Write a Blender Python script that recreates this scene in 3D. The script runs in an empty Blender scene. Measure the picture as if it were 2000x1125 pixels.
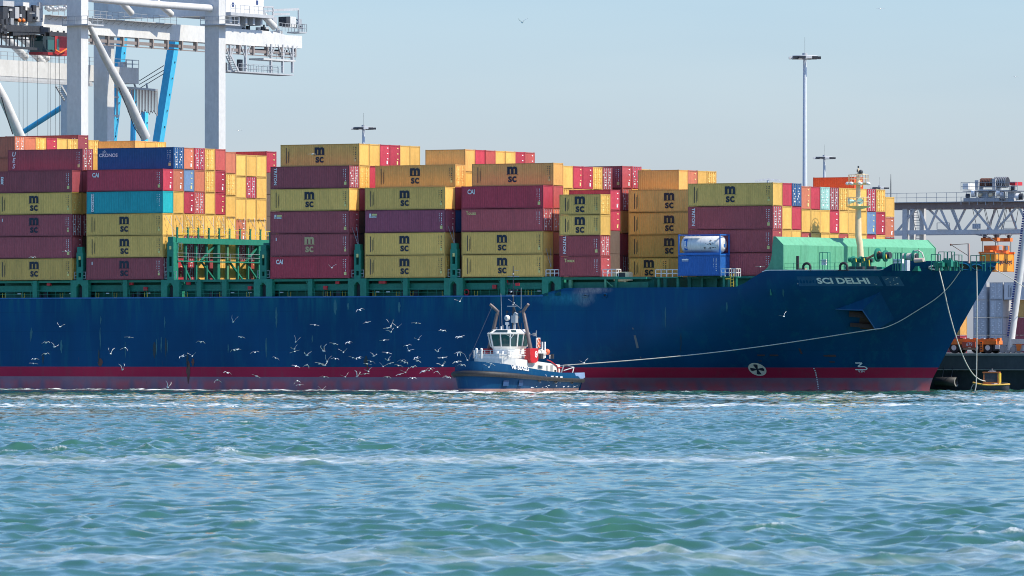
import bpy, math, random
import numpy as np
from mathutils import Vector, Matrix
random.seed(7)
scene = bpy.context.scene
col = scene.collection
R = math.radians
# ------------------------------------------------------------------ camera
FPX, TH, Y0, HV, HC = 13200., R(31.3), 860.7, 685., 5.09
CT, ST = math.cos(TH), math.sin(TH)
cam = bpy.data.cameras.new('Camera'); camo = bpy.data.objects.new('Camera', cam); col.objects.link(camo)
camo.location = (0, 0, HC); camo.rotation_euler = (R(90), 0, 0)
cam.sensor_width = 36; cam.lens = FPX/2000*36; cam.shift_y = (HV-562.5)/2000
cam.clip_start = 1; cam.clip_end = 30000
cam.dof.use_dof = True; cam.dof.focus_distance = 850; cam.dof.aperture_fstop = 5.0
scene.camera = camo
scene.cycles.filter_width = 1.0
# ------------------------------------------------------------------ sky, sun, exposure
SUN_EL, SUN_AZ = R(50), -TH+R(10)          # azimuth measured from +X, counter-clockwise
world = bpy.data.worlds.new('World'); scene.world = world; world.use_nodes = True
nt = world.node_tree; nt.nodes.clear()
wo = nt.nodes.new('ShaderNodeOutputWorld'); bg = nt.nodes.new('ShaderNodeBackground')
sky = nt.nodes.new('ShaderNodeTexSky'); sky.sky_type = 'NISHITA'; sky.sun_disc = False
sky.sun_elevation = SUN_EL; sky.sun_rotation = math.pi/2-SUN_AZ
sky.air_density = 1.2; sky.dust_density = 1.2; sky.ozone_density = 2.6; sky.altitude = 0
bg.inputs['Strength'].default_value = 0.14
tcw = nt.nodes.new('ShaderNodeTexCoord'); spw = nt.nodes.new('ShaderNodeSeparateXYZ'); nt.links.new(tcw.outputs['Generated'], spw.inputs[0])
mrw = nt.nodes.new('ShaderNodeMapRange'); mrw.inputs[2].default_value = .075; nt.links.new(spw.outputs['Z'], mrw.inputs[0])       # pale haze near the horizon, clearer above
rpw = nt.nodes.new('ShaderNodeValToRGB'); rpw.color_ramp.elements[0].color = (.97,1.07,1.57,1); rpw.color_ramp.elements[1].color = (.615,.805,1.09,1); nt.links.new(mrw.outputs[0], rpw.inputs[0])
mxw = nt.nodes.new('ShaderNodeMix'); mxw.data_type = 'RGBA'; mxw.blend_type = 'MULTIPLY'; mxw.inputs[0].default_value = 1; nt.links.new(sky.outputs[0], mxw.inputs[6]); nt.links.new(rpw.outputs[0], mxw.inputs[7])
nzw = nt.nodes.new('ShaderNodeTexNoise'); nzw.inputs['Scale'].default_value = 9; nzw.inputs['Detail'].default_value = 4; mpw = nt.nodes.new('ShaderNodeMapping'); mpw.inputs['Scale'].default_value = (1,1,7)
nt.links.new(tcw.outputs['Generated'], mpw.inputs[0]); nt.links.new(mpw.outputs[0], nzw.inputs['Vector'])                  # thin uneven haze
mxz = nt.nodes.new('ShaderNodeMix'); mxz.data_type = 'RGBA'; mxz.blend_type = 'MULTIPLY'; mxz.inputs[0].default_value = 1; rpz = nt.nodes.new('ShaderNodeValToRGB'); rpz.color_ramp.elements[0].position = .3; rpz.color_ramp.elements[1].position = .7
rpz.color_ramp.elements[0].color = (.955,.97,.985,1); rpz.color_ramp.elements[1].color = (1.03,1.02,1.01,1); nt.links.new(nzw.outputs[0], rpz.inputs[0]); nt.links.new(mxw.outputs[2], mxz.inputs[6]); nt.links.new(rpz.outputs[0], mxz.inputs[7])
nt.links.new(mxz.outputs[2], bg.inputs[0]); nt.links.new(bg.outputs[0], wo.inputs[0])
sun = bpy.data.lights.new('Sun', 'SUN'); sun.energy = 4.4; sun.angle = R(0.5); sun.color = (1, .90, .74)
suno = bpy.data.objects.new('Sun', sun); col.objects.link(suno); suno.location = (300, 300, 400)
sd = Vector((math.cos(SUN_EL)*math.cos(SUN_AZ), math.cos(SUN_EL)*math.sin(SUN_AZ), math.sin(SUN_EL)))
suno.rotation_euler = sd.to_track_quat('Z', 'Y').to_euler()
vs = scene.view_settings
vs.view_transform = 'Standard'; vs.look = 'None'; vs.gamma = 1; vs.exposure = 0.32; vs.use_curve_mapping = False
# ------------------------------------------------------------------ frames: s along the quay to the bow, t away from the water, z up
def W(s, t, z): return Vector((s*CT+t*ST, Y0-s*ST+t*CT, z))
def s_of(u, t):
    k = (u-1000)/FPX; return (k*(Y0+t*CT)-t*ST)/(CT+k*ST)
def Y_(s, t): return Y0-s*ST+t*CT
def u_of(s, t): return 1000+FPX*(s*CT+t*ST)/Y_(s, t)
def z_of(v, s, t): return HC+(HV-v)*Y_(s, t)/FPX
def at(u, v, t):
    s = s_of(u, t); return s, z_of(v, s, t)
def P(u, v, t):
    s, z = at(u, v, t); return Vector((s, t, z))
def Pw(u, v, Y): return Vector(((u-1000)/FPX*Y, Y, HC+(HV-v)*Y/FPX))
# ------------------------------------------------------------------ mesh helpers
class MB:
    def __init__(self): self.v = []; self.f = []; self.m = []; self.sm = []
    def add(self, vs, fs, m=0, smooth=False):
        o = len(self.v); self.v += [tuple(p) for p in vs]
        for f in fs: self.f.append([i+o for i in f]); self.m.append(m); self.sm.append(smooth)
        return self
    def box(self, x0, y0, z0, x1, y1, z1, m=0):
        return self.add([(x0,y0,z0),(x1,y0,z0),(x1,y1,z0),(x0,y1,z0),(x0,y0,z1),(x1,y0,z1),(x1,y1,z1),(x0,y1,z1)],
            [(0,3,2,1),(4,5,6,7),(0,1,5,4),(1,2,6,5),(2,3,7,6),(3,0,4,7)], m)
    def bar(self, p, q, w, h=None, m=0, up=(0,0,1)):
        p, q = Vector(p), Vector(q); d = q-p
        if d.length < 1e-6: return self
        h = h or w; d.normalize(); up = Vector(up)
        if abs(d.dot(up)) > .98: up = Vector((0,1,0))
        a = d.cross(up).normalized()*w/2; b = a.cross(d).normalized()*h/2
        vs = [p-a-b,p+a-b,p+a+b,p-a+b,q-a-b,q+a-b,q+a+b,q-a+b]
        return self.add(vs, [(0,1,2,3),(7,6,5,4),(0,4,5,1),(1,5,6,2),(2,6,7,3),(3,7,4,0)], m)
    def tube(self, pts, r, n=8, m=0, caps=True):
        pts = [Vector(p) for p in pts]; k = len(pts); rr = r if isinstance(r, (list, tuple)) else [r]*k
        vs = []; prev = None
        for i, p in enumerate(pts):
            d = (pts[min(i+1,k-1)]-pts[max(i-1,0)]).normalized()
            if prev is None:
                up = Vector((0,0,1)) if abs(d.z) < .95 else Vector((0,1,0)); a = d.cross(up).normalized()
            else: a = (prev-d*prev.dot(d)).normalized()
            prev = a; b = d.cross(a)
            for j in range(n):
                an = 2*math.pi*j/n; vs.append(p+(a*math.cos(an)+b*math.sin(an))*rr[i])
        fs = []
        for i in range(k-1):
            for j in range(n):
                a_, b_ = i*n+j, i*n+(j+1)%n; fs.append((a_, b_, b_+n, a_+n))
        self.add(vs, fs, m, n > 5)
        if caps:
            self.add(vs[:n], [tuple(range(n))[::-1]], m); self.add(vs[-n:], [tuple(range(n))], m)
        return self
    def prism(self, poly, axis, a, b, m=0):
        """poly of 2-D points extruded along axis (0,1,2) from a to b; the 2-D coordinates fill the other two axes in order"""
        def mk(p, c):
            l = [p[0], p[1]]; l.insert(axis, c); return tuple(l)
        n = len(poly); vs = [mk(p, a) for p in poly]+[mk(p, b) for p in poly]
        fs = [tuple(range(n))[::-1], tuple(range(n, 2*n))]+[(i,(i+1)%n,(i+1)%n+n,i+n) for i in range(n)]
        return self.add(vs, fs, m)
    def ball(self, c, r, nu=10, nv=7, m=0):
        r = r if isinstance(r, (list, tuple)) else (r, r, r)
        vs = []; fs = []
        for i in range(nv+1):
            la = math.pi*i/nv-math.pi/2
            for j in range(nu):
                lo = 2*math.pi*j/nu
                vs.append((c[0]+r[0]*math.cos(la)*math.cos(lo), c[1]+r[1]*math.cos(la)*math.sin(lo), c[2]+r[2]*math.sin(la)))
        for i in range(nv):
            for j in range(nu): a = i*nu+j; b = i*nu+(j+1)%nu; fs.append((a, b, b+nu, a+nu))
        return self.add(vs, fs, m, True)
    def rail(self, pts, h=1.05, w=.05, posts=1.5, mids=1, m=0):
        """handrail along a polyline"""
        pts = [Vector(p) for p in pts]
        for a, b in zip(pts, pts[1:]):
            L = (b-a).length; n = max(1, int(round(L/posts)))
            for i in range(n+1):
                p = a.lerp(b, i/n); self.bar(p, p+Vector((0,0,h)), w, m=m)
            for k in range(mids+1):
                hh = Vector((0,0,h*(k+1)/(mids+1))); self.bar(a+hh, b+hh, w, m=m)
        return self
    def text(self, body, size, fn, off=0, m=0, shear=0, squeeze=1, align='CENTER'):
        """letters; fn maps text-plane (x,y) to 3-D"""
        tv, tf = text_geo(body, off, shear, align)
        return self.add([fn(x*size*squeeze, y*size) for x, y in tv], tf, m)
    def mesh(self, name, mats, org=(0,0,0)):
        me = bpy.data.meshes.new(name); ox, oy, oz = org
        me.from_pydata([(x-ox, y-oy, z-oz) for x, y, z in self.v], [], self.f)
        for mt in (mats if isinstance(mats, (list, tuple)) else [mats]): me.materials.append(mt)
        me.polygons.foreach_set('material_index', self.m); me.polygons.foreach_set('use_smooth', self.sm); me.update()
        return me
    def build(self, name, mats, parent=None, label=None, kind=None):
        org = ORG.get(parent.name, (0,0,0)) if parent else (0,0,0)
        o = bpy.data.objects.new(name, self.mesh(name, mats, org)); col.objects.link(o)
        if parent:
            o.parent = parent; ORG[o.name] = org
        if label: o['label'] = label
        if kind: o['kind'] = kind
        return o
ORG = {}
_tc = {}
def text_geo(body, off=0, shear=0, align='CENTER'):
    k = (body, off, shear, align)
    if k not in _tc:
        cu = bpy.data.curves.new('t', 'FONT'); cu.body = body; cu.size = 1; cu.offset = off; cu.shear = shear
        cu.align_x = align; cu.align_y = 'CENTER'; cu.resolution_u = 3
        ob = bpy.data.objects.new('t', cu); col.objects.link(ob)
        dg = bpy.context.evaluated_depsgraph_get(); ev = ob.evaluated_get(dg); me = ev.to_mesh()
        _tc[k] = ([(v.co.x, v.co.y) for v in me.vertices], [tuple(p.vertices) for p in me.polygons])
        ev.to_mesh_clear(); bpy.data.objects.remove(ob); bpy.data.curves.remove(cu)
    return _tc[k]
def tag(o, label, cat, group=None, kind=None):
    o['label'] = label; o['category'] = cat
    if group: o['group'] = group
    if kind: o['kind'] = kind
    return o
def thing(name, label, cat, s, t, z, group=None):
    """an Empty at a thing's base in the quay frame; its parts are built in quay-frame coordinates"""
    o = bpy.data.objects.new(name, None); col.objects.link(o); o.empty_display_size = .5
    o.location = W(s, t, z); o.rotation_euler = (0, 0, -TH); ORG[o.name] = (s, t, z)
    return tag(o, label, cat, group)
def wthing(name, label, cat, loc, rz=0, group=None):
    o = bpy.data.objects.new(name, None); col.objects.link(o); o.location = loc; o.rotation_euler = (0, 0, rz); o.empty_display_size = .5
    return tag(o, label, cat, group)
def quayobj(mb, name, mats, kind=None):
    o = mb.build(name, mats); o.location = W(0,0,0); o.rotation_euler = (0,0,-TH)
    if kind: o['kind'] = kind
    return o
# ------------------------------------------------------------------ materials
def N(nt, t, **kw):
    n = nt.nodes.new(t)
    for k, v in kw.items():
        if k in n.inputs: n.inputs[k].default_value = v
        else: setattr(n, k, v)
    return n
def newmat(name):
    m = bpy.data.materials.new(name); m.use_nodes = True; nt = m.node_tree; nt.nodes.clear()
    o = nt.nodes.new('ShaderNodeOutputMaterial'); b = nt.nodes.new('ShaderNodeBsdfPrincipled'); nt.links.new(b.outputs[0], o.inputs[0])
    return m, nt, b
def coords(nt, scale=(1,1,1), rnd=True):
    tc = nt.nodes.new('ShaderNodeTexCoord'); mp = N(nt, 'ShaderNodeMapping'); mp.inputs['Scale'].default_value = scale
    nt.links.new(tc.outputs['Object'], mp.inputs[0])
    if rnd:
        oi = nt.nodes.new('ShaderNodeObjectInfo'); mu = N(nt, 'ShaderNodeMath', operation='MULTIPLY'); mu.inputs[1].default_value = 93.7
        nt.links.new(oi.outputs['Random'], mu.inputs[0]); nt.links.new(mu.outputs[0], mp.inputs['Location'])
    return mp.outputs[0]
def ramp(nt, src, p0, p1, c0=(0,0,0,1), c1=(1,1,1,1)):
    r = nt.nodes.new('ShaderNodeValToRGB'); e = r.color_ramp.elements
    e[0].position = p0; e[0].color = c0; e[1].position = p1; e[1].color = c1
    nt.links.new(src, r.inputs[0]); return r.outputs[0]
def mixc(nt, fac, a, b, blend='MIX'):
    m = nt.nodes.new('ShaderNodeMix'); m.data_type = 'RGBA'; m.blend_type = blend
    for sk, x in ((m.inputs[0], fac), (m.inputs[6], a), (m.inputs[7], b)):
        if hasattr(x, 'links') or hasattr(x, 'is_linked'): nt.links.new(x, sk)
        elif isinstance(x, (int, float)): sk.default_value = x
        else: sk.default_value = (*x, 1) if len(x) == 3 else x
    return m.outputs[2]
_mats = {}
def paint(name, c, rough=.5, dirt=.35, rust=0., metal=0., scale=.6, var=.1, dirtcol=None):
    if name in _mats: return _mats[name]
    m, nt, b = newmat(name)
    v1 = coords(nt, (scale, scale, scale*.22)); n1 = N(nt, 'ShaderNodeTexNoise', Scale=1.6, Detail=7., Roughness=.65); nt.links.new(v1, n1.inputs['Vector'])
    v2 = coords(nt, (scale*3, scale*3, scale*2.)); n2 = N(nt, 'ShaderNodeTexNoise', Scale=2., Detail=5., Roughness=.6); nt.links.new(v2, n2.inputs['Vector'])
    dc = dirtcol or tuple(x*.45+.012 for x in c)
    lite = tuple(min(.92, x*1.12+.015) for x in c)
    base = mixc(nt, ramp(nt, n2.outputs[0], .35, .7), c, lite)
    d = N(nt, 'ShaderNodeMath', operation='MULTIPLY'); d.inputs[1].default_value = dirt
    nt.links.new(ramp(nt, n1.outputs[0], .48, .78), d.inputs[0])
    base = mixc(nt, d.outputs[0], base, dc)
    if rust:
        v3 = coords(nt, (scale*2.2, scale*2.2, scale*.7)); n3 = N(nt, 'ShaderNodeTexNoise', Scale=2.4, Detail=8., Roughness=.7); nt.links.new(v3, n3.inputs['Vector'])
        rr = N(nt, 'ShaderNodeMath', operation='MULTIPLY'); rr.inputs[1].default_value = min(1., rust)
        nt.links.new(ramp(nt, n3.outputs[0], .66, .74), rr.inputs[0]); base = mixc(nt, rr.outputs[0], base, (.13,.05,.025))
    if var:
        oi = nt.nodes.new('ShaderNodeObjectInfo'); hs = nt.nodes.new('ShaderNodeHueSaturation')
        mr = N(nt, 'ShaderNodeMapRange'); mr.inputs[3].default_value = 1-var; mr.inputs[4].default_value = 1+var
        nt.links.new(oi.outputs['Random'], mr.inputs[0]); nt.links.new(mr.outputs[0], hs.inputs['Value']); nt.links.new(base, hs.inputs['Color']); base = hs.outputs[0]
    nt.links.new(base, b.inputs['Base Color'])
    b.inputs['Roughness'].default_value = rough; b.inputs['Metallic'].default_value = metal
    _mats[name] = m; return m
def glassy(name, c=(.02,.05,.06), rough=.06):
    if name in _mats: return _mats[name]
    m, nt, b = newmat(name); b.inputs['Base Color'].default_value = (*c, 1); b.inputs['Roughness'].default_value = rough
    b.inputs['IOR'].default_value = 1.5; _mats[name] = m; return m
M_white = paint('white_paint', (.78,.78,.76), .45, .25, .25)
M_cranew = paint('crane_white', (.60,.605,.59), .5, .42, .35, scale=.35, dirtcol=(.40,.39,.37))
M_craneg = paint('crane_grey', (.42,.44,.46), .55, .3, .2)
M_steel = paint('galvanised_steel', (.38,.40,.42), .45, .3, metal=.3)
M_dark = paint('dark_steel', (.035,.04,.05), .55, .3)
M_black = paint('black_rubber', (.018,.018,.02), .6, .3)
M_green = paint('ship_green', (.010,.20,.135), .55, .5, .3)
M_mint = paint('breakwater_green', (.10,.345,.20), .6, .5, .25, scale=.5)
M_cream = paint('mast_cream', (.80,.62,.38), .5, .2, .1)
M_red = paint('signal_red', (.55,.02,.03), .45, .2)
M_orange = paint('machine_orange', (.80,.20,.03), .45, .3, .2)
M_yellow = paint('safety_yellow', (.80,.55,.05), .5, .3)
M_bluec = paint('crane_blue', (.06,.48,.72), .45, .25, scale=.3)
M_rope = paint('mooring_rope', (.52,.50,.44), .85, .3, scale=4)
M_decalw = paint('white_lettering', (.80,.80,.80), .55, .25, var=0)
M_decald = paint('navy_lettering', (.012,.02,.04), .55, .15, var=0)
M_decalb = paint('tan_lettering', (.52,.40,.20), .55, .15, var=0)
M_decaly = paint('yellow_lettering', (.75,.66,.25), .55, .15, var=0)
M_glass = glassy('dark_glass')
M_teal_glass = glassy('teal_glass', (.03,.12,.13))
M_rust = paint('rusty_iron', (.16,.06,.035), .8, .5)
# ------------------------------------------------------------------ water: one sheet, wind chop as real relief
def make_water():
    rng = np.random.default_rng(5)
    ys = [96.]
    while ys[-1] < 935: ys.append(ys[-1]+.175*(ys[-1]/120)**.78)
    ys = np.array(ys); nc = 520
    q = np.linspace(-1, 1, nc)
    X = np.outer(ys*.098+1.5, q); Y = np.repeat(ys[:, None], nc, 1)
    jit = rng.uniform(-.25, .25, X.shape); X = X+jit*(X[:, 1:2]-X[:, 0:1])
    gx = (X[:, 1]-X[:, 0])[:, None]; gy = np.gradient(ys)[:, None]
    Z = np.zeros_like(X); DX = np.zeros_like(X); DY = np.zeros_like(X)
    nW = 72
    for i in range(nW):
        lam = .42*(9/.42)**(i/(nW-1))*rng.uniform(.92, 1.08); k = 2*math.pi/lam
        ang = R(-52)+rng.normal(0, .8); dx, dy = math.cos(ang), math.sin(ang)
        sl = .044*(.85 if lam < 1.3 else 1.15 if lam < 2.4 else 1.0 if lam < 5. else .4)
        cut = np.clip((lam-2.2*np.maximum(gx*abs(dx), gy*abs(dy)))/(1.5*np.maximum(gx*abs(dx), gy*abs(dy))), 0, 1)
        ph = k*(X*dx+Y*dy)+rng.uniform(0, 6.28); a = sl/k*cut
        Z += a*np.sin(ph); c_ = a*np.cos(ph)*1.5; DX += c_*dx; DY += c_*dy
    gust = .8+.35*np.sin(X*.021+Y*.013+1)*np.sin(Y*.031-X*.011)
    Z *= gust; X2 = X+DX*gust; Y2 = Y+DY*gust
    nr = len(ys)
    sd_ = Z.std(); patch = np.sin(X*.13+Y*.05)*np.sin(Y*.09-X*.07+2)+.6*np.sin(X*.41-Y*.17)
    crest = np.clip((Z/sd_-2.1)/1.2, 0, 1)*np.clip(patch*1.6-.35, 0, 1); crest = np.pad(crest, 1).astype(np.float32)
    # margins that carry the flat sheet out to the horizon
    def pad(A, l, r): return np.hstack([l, A, r])
    X2 = pad(X2, np.full((nr,1), -5000.), np.full((nr,1), 5000.)); Y2 = pad(Y2, ys[:,None], ys[:,None]); Z = pad(Z, np.zeros((nr,1)), np.zeros((nr,1)))
    def row(y): return X2[:1]*1.0, np.full((1, nc+2), y), np.zeros((1, nc+2))
    a, b = row(-400.), row(5000.); b = (X2[-1:]*1.0, b[1], b[2])
    X2 = np.vstack([a[0], X2, b[0]]); Y2 = np.vstack([a[1], Y2, b[1]]); Z = np.vstack([a[2], Z, b[2]])
    nr, nc = X2.shape
    co = np.stack([X2, Y2, Z], -1).reshape(-1, 3).astype(np.float32)
    idx = np.arange(nr*nc).reshape(nr, nc)
    f = np.stack([idx[:-1,:-1], idx[:-1,1:], idx[1:,1:], idx[1:,:-1]], -1).reshape(-1, 4)
    me = bpy.data.meshes.new('water'); me.vertices.add(len(co)); me.vertices.foreach_set('co', co.ravel())
    me.loops.add(f.size); me.loops.foreach_set('vertex_index', f.ravel().astype(np.int32))
    me.polygons.add(len(f)); me.polygons.foreach_set('loop_start', np.arange(0, f.size, 4, dtype=np.int32))
    me.polygons.foreach_set('use_smooth', np.ones(len(f), dtype=bool)); me.update(calc_edges=True)
    at_ = me.attributes.new('crest', 'FLOAT', 'POINT'); at_.data.foreach_set('value', crest.ravel())
    m, nt, bs = newmat('sea_water')
    tc = nt.nodes.new('ShaderNodeTexCoord'); sp = nt.nodes.new('ShaderNodeSeparateXYZ'); nt.links.new(tc.outputs['Object'], sp.inputs[0])
    def mapn(scale, ns, det=4., rough=.6, dist=0., loc=(0,0,0)):
        mp = N(nt, 'ShaderNodeMapping'); mp.inputs['Scale'].default_value = scale; mp.inputs['Location'].default_value = loc
        nt.links.new(tc.outputs['Object'], mp.inputs[0])
        n_ = N(nt, 'ShaderNodeTexNoise', Scale=ns, Detail=det, Roughness=rough, Distortion=dist); nt.links.new(mp.outputs[0], n_.inputs['Vector']); return n_.outputs[0]
    def mth(op, a, b=None, clamp=False):
        x = nt.nodes.new('ShaderNodeMath'); x.operation = op; x.use_clamp = clamp
        for i, y in enumerate((a, b)):
            if y is None: continue
            if isinstance(y, (int, float)): x.inputs[i].default_value = y
            else: nt.links.new(y, x.inputs[i])
        return x.outputs[0]
    warp = mth('MULTIPLY', mth('SUBTRACT', mapn((.012,.02,1), 1., 3.), .5), 55)
    yy = mth('ADD', sp.outputs['Y'], warp)
    yy = mth('ADD', yy, mth('MULTIPLY', sp.outputs['X'], -.10))
    def band(y0, w, soft):
        d = mth('ABSOLUTE', mth('SUBTRACT', yy, y0)); return mth('DIVIDE', mth('SUBTRACT', w, d), soft, True)
    brk = ramp(nt, mapn((.16,.10,1), 1.3, 8., .72, .9), .36, .64)
    brk2 = ramp(nt, mapn((.10,.22,1), 2., 7., .7, .8), .47, .58)
    fine = ramp(nt, mapn((.9,1.3,1), 1.6, 6., .75), .30, .62)
    bands = mth('MULTIPLY', mth('MULTIPLY', band(316, 20, 20), mth('ADD', mth('MULTIPLY', brk, .6), mth('MULTIPLY', brk2, .4))), .9)
    bands = mth('MULTIPLY', bands, ramp(nt, mapn((.05,.03,1), 1.2, 5., .6, .5, (3,1,0)), .30, .62))
    bands = mth('ADD', bands, mth('MULTIPLY', mth('MULTIPLY', band(166, 6, 6), brk), .4))
    bands = mth('ADD', bands, mth('MULTIPLY', mth('MULTIPLY', band(232, 4, 5), brk2), .35))
    bands = mth('ADD', bands, mth('MULTIPLY', band(625, 24, 14), brk2))
    bands = mth('ADD', bands, mth('MULTIPLY', band(560, 12, 14), mth('MULTIPLY', brk2, .6)))
    bands = mth('ADD', bands, mth('MULTIPLY', band(735, 40, 25), mth('MULTIPLY', brk2, .8)))
    tt = mth('ADD', mth('MULTIPLY', sp.outputs['X'], ST), mth('MULTIPLY', mth('SUBTRACT', sp.outputs['Y'], Y0), CT))
    ss = mth('SUBTRACT', mth('MULTIPLY', sp.outputs['X'], CT), mth('MULTIPLY', mth('SUBTRACT', sp.outputs['Y'], Y0), ST))
    hull = mth('MULTIPLY', mth('DIVIDE', mth('ADD', tt, 26), 14, True), mth('LESS_THAN', tt, 3.))
    hull = mth('MULTIPLY', hull, mth('DIVIDE', mth('SUBTRACT', 6, ss), 10, True))
    hull = mth('MULTIPLY', hull, ramp(nt, mapn((.14,.10,1), 1.5, 7., .75, .9), .47, .57))
    foam = mth('ADD', mth('MULTIPLY', bands, mth('ADD', mth('MULTIPLY', fine, .75), .25)), mth('MULTIPLY', hull, 1.), True)
    caps = ramp(nt, mapn((.16,.30,1), 1.2, 5., .62, .3, (7,3,0)), .72, .78)
    foam = mth('MAXIMUM', foam, mth('MULTIPLY', caps, mth('MULTIPLY', fine, .6)))
    an = nt.nodes.new('ShaderNodeAttribute'); an.attribute_name = 'crest'; foam = mth('MAXIMUM', foam, mth('MULTIPLY', an.outputs['Fac'], ramp(nt, mapn((3.,1.2,1), 1.8, 6., .75), .42, .66)))
    # churned water round the tug
    tl_ = N(nt, 'ShaderNodeMapping'); tl_.inputs['Location'].default_value = (-1/13., -834/34., 0); tl_.inputs['Scale'].default_value = (1/13., 1/34., 0); nt.links.new(tc.outputs['Object'], tl_.inputs[0])
    tn_ = N(nt, 'ShaderNodeVectorMath', operation='LENGTH'); nt.links.new(tl_.outputs[0], tn_.inputs[0])
    wash = mth('MULTIPLY', mth('SUBTRACT', 1.15, tn_.outputs['Value'], True), ramp(nt, mapn((.25,.10,1), 1.6, 7., .72, .6), .42, .56)); foam = mth('MAXIMUM', foam, mth('MULTIPLY', wash, 2.4, True))
    bs.inputs['Base Color'].default_value = (.012, .105, .105, 1); bs.inputs['Roughness'].default_value = .045; bs.inputs['IOR'].default_value = 1.333
    bp1 = N(nt, 'ShaderNodeBump', Strength=.12, Distance=.06); nt.links.new(mapn((1.,1.,1.), 4.2, 5., .62), bp1.inputs['Height'])
    bp2 = N(nt, 'ShaderNodeBump', Strength=.15, Distance=.2); nt.links.new(mapn((1.,1.,1.), .62, 3., .5, .4), bp2.inputs['Height']); nt.links.new(bp2.outputs[0], bp1.inputs['Normal'])
    nt.links.new(bp1.outputs[0], bs.inputs['Normal'])
    deep = mapn((.02,.03,1), 1., 4.)
    nt.links.new(mixc(nt, ramp(nt, deep, .35, .65), (.030,.108,.072), (.033,.118,.086)), bs.inputs['Base Color'])
    fo = nt.nodes.new('ShaderNodeBsdfDiffuse'); fo.inputs[0].default_value = (.72,.76,.78,1)
    mx = nt.nodes.new('ShaderNodeMixShader'); nt.links.new(foam, mx.inputs[0]); nt.links.new(bs.outputs[0], mx.inputs[1]); nt.links.new(fo.outputs[0], mx.inputs[2])
    out = [n for n in nt.nodes if n.type == 'OUTPUT_MATERIAL'][0]; nt.links.new(mx.outputs[0], out.inputs[0])
    me.materials.append(m)
    o = bpy.data.objects.new('water', me); col.objects.link(o); o['kind'] = 'structure'
make_water()
# ------------------------------------------------------------------ quay and terminal ground
QT, QZ = 37.0, 4.76
M_conc = paint('quay_concrete', (.40,.38,.36), .85, .45, scale=.35)
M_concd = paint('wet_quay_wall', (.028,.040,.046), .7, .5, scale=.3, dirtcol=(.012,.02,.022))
M_asph = paint('terminal_asphalt', (.10,.10,.10), .9, .4, scale=.2)
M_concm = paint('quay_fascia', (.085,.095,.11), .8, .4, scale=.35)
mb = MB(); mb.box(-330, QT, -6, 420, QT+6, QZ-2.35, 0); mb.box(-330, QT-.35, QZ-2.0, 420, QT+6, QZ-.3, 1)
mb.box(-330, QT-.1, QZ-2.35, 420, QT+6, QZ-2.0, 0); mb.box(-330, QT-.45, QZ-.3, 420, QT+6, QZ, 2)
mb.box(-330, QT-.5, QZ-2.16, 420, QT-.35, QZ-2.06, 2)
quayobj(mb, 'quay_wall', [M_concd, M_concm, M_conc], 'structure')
mb = MB(); mb.box(-2000, QT+6, QZ-8, 2600, 3200, QZ-.004)
quayobj(mb, 'terminal_ground', M_asph, 'structure')
def fender(s, grp):
    o = thing('quay_fender', 'dark cylindrical rubber fender hung on the quay wall', 'fender', s, QT-1.0, 1.1, grp)
    b = MB(); n = 18; r0, r1, L = .62, .3, 2.9
    ring = lambda r, x: [(s+x, QT-1.0+r*math.cos(2*math.pi*i/n), 1.1+r*math.sin(2*math.pi*i/n)) for i in range(n)]
    vs = ring(r0,0)+ring(r0,L)+ring(r1,L)+ring(r1,0)
    fs = [(k*n+i, k*n+(i+1)%n, ((k+1)%4)*n+(i+1)%n, ((k+1)%4)*n+i) for k in range(4) for i in range(n)]
    b.add(vs, fs, 0, True); b.build('fender_body', M_black, o)
    b = MB(); b.tube([(s+.8,QT-.9,1.7),(s+.8,QT-.2,3.4)], .035, 5); b.tube([(s+2.1,QT-.9,1.7),(s+2.1,QT-.2,3.4)], .035, 5); b.build('chain', M_dark, o)
    b = MB(); vs = ring(.64,L+.01)+ring(.44,L+.01); b.add(vs, [(i,(i+1)%n,(i+1)%n+n,i+n) for i in range(n//3, n-2)]); b.build('worn_rim', paint('worn_rubber', (.25,.26,.25), .8, .3), o)
sfd = s_of(1829, QT-1)
fender(sfd, 'fenders along the quay wall')
# ------------------------------------------------------------------ container ship
HB = 17.4                                    # half breadth; near side plane t = 0
stem_pts = [(-2.5, at(1815,762,HB)[0]+.3), (0., at(1815,763,HB)[0]), (1.3, at(1819,745,HB)[0]), (2.97, at(1833,718,HB)[0]), (6., at(1858,668,HB)[0]),
            (10.5, at(1898,600,HB)[0]), (16.3, at(1949,512,HB)[0])]
def interp(pts, x):
    if x <= pts[0][0]: return pts[0][1]
    for (a, fa), (b, fb) in zip(pts, pts[1:]):
        if x <= b: return fa+(fb-fa)*(x-a)/(b-a)
    return pts[-1][1]
def stem(z): return interp(stem_pts, z)
def halfb(s, z):
    d = stem(z)-s
    if d <= 0: return 0.
    k = max(0., min(1., z/15.)); L = 62*(1-k)**1.25+25*(1-(1-k)**1.25); p = 1.75+.95*k
    return HB*(1-max(0., 1-d/L)**p)
def hull_t(s, z): return HB-halfb(s, z)
def hull_at(u, v):
    """ship-frame point on the near hull side that a mark sits on"""
    t = 0.
    for _ in range(12):
        s, z = at(u, v, t); t = .4*t+.6*hull_t(s, z)
    return s, z
sA, sB = s_of(1035, 0), s_of(1112, 0); sC, sD = s_of(1432, 0), s_of(1502, 0); sE, sG = s_of(1690, 1.2), s_of(1724, 1.8)
ss_ = lambda x: x*x*(3-2*x)
def sheer(s):
    z = 12.05
    if s > sA: z += 1.0*ss_(min(1, (s-sA)/(sB-sA)))
    if s > sC: z += 2.05*ss_(min(1, (s-sC)/(sD-sC)))
    if s > sE: z += 1.15*ss_(min(1, (s-sE)/(sG-sE)))
    return z
S_AFT = -150.
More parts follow.
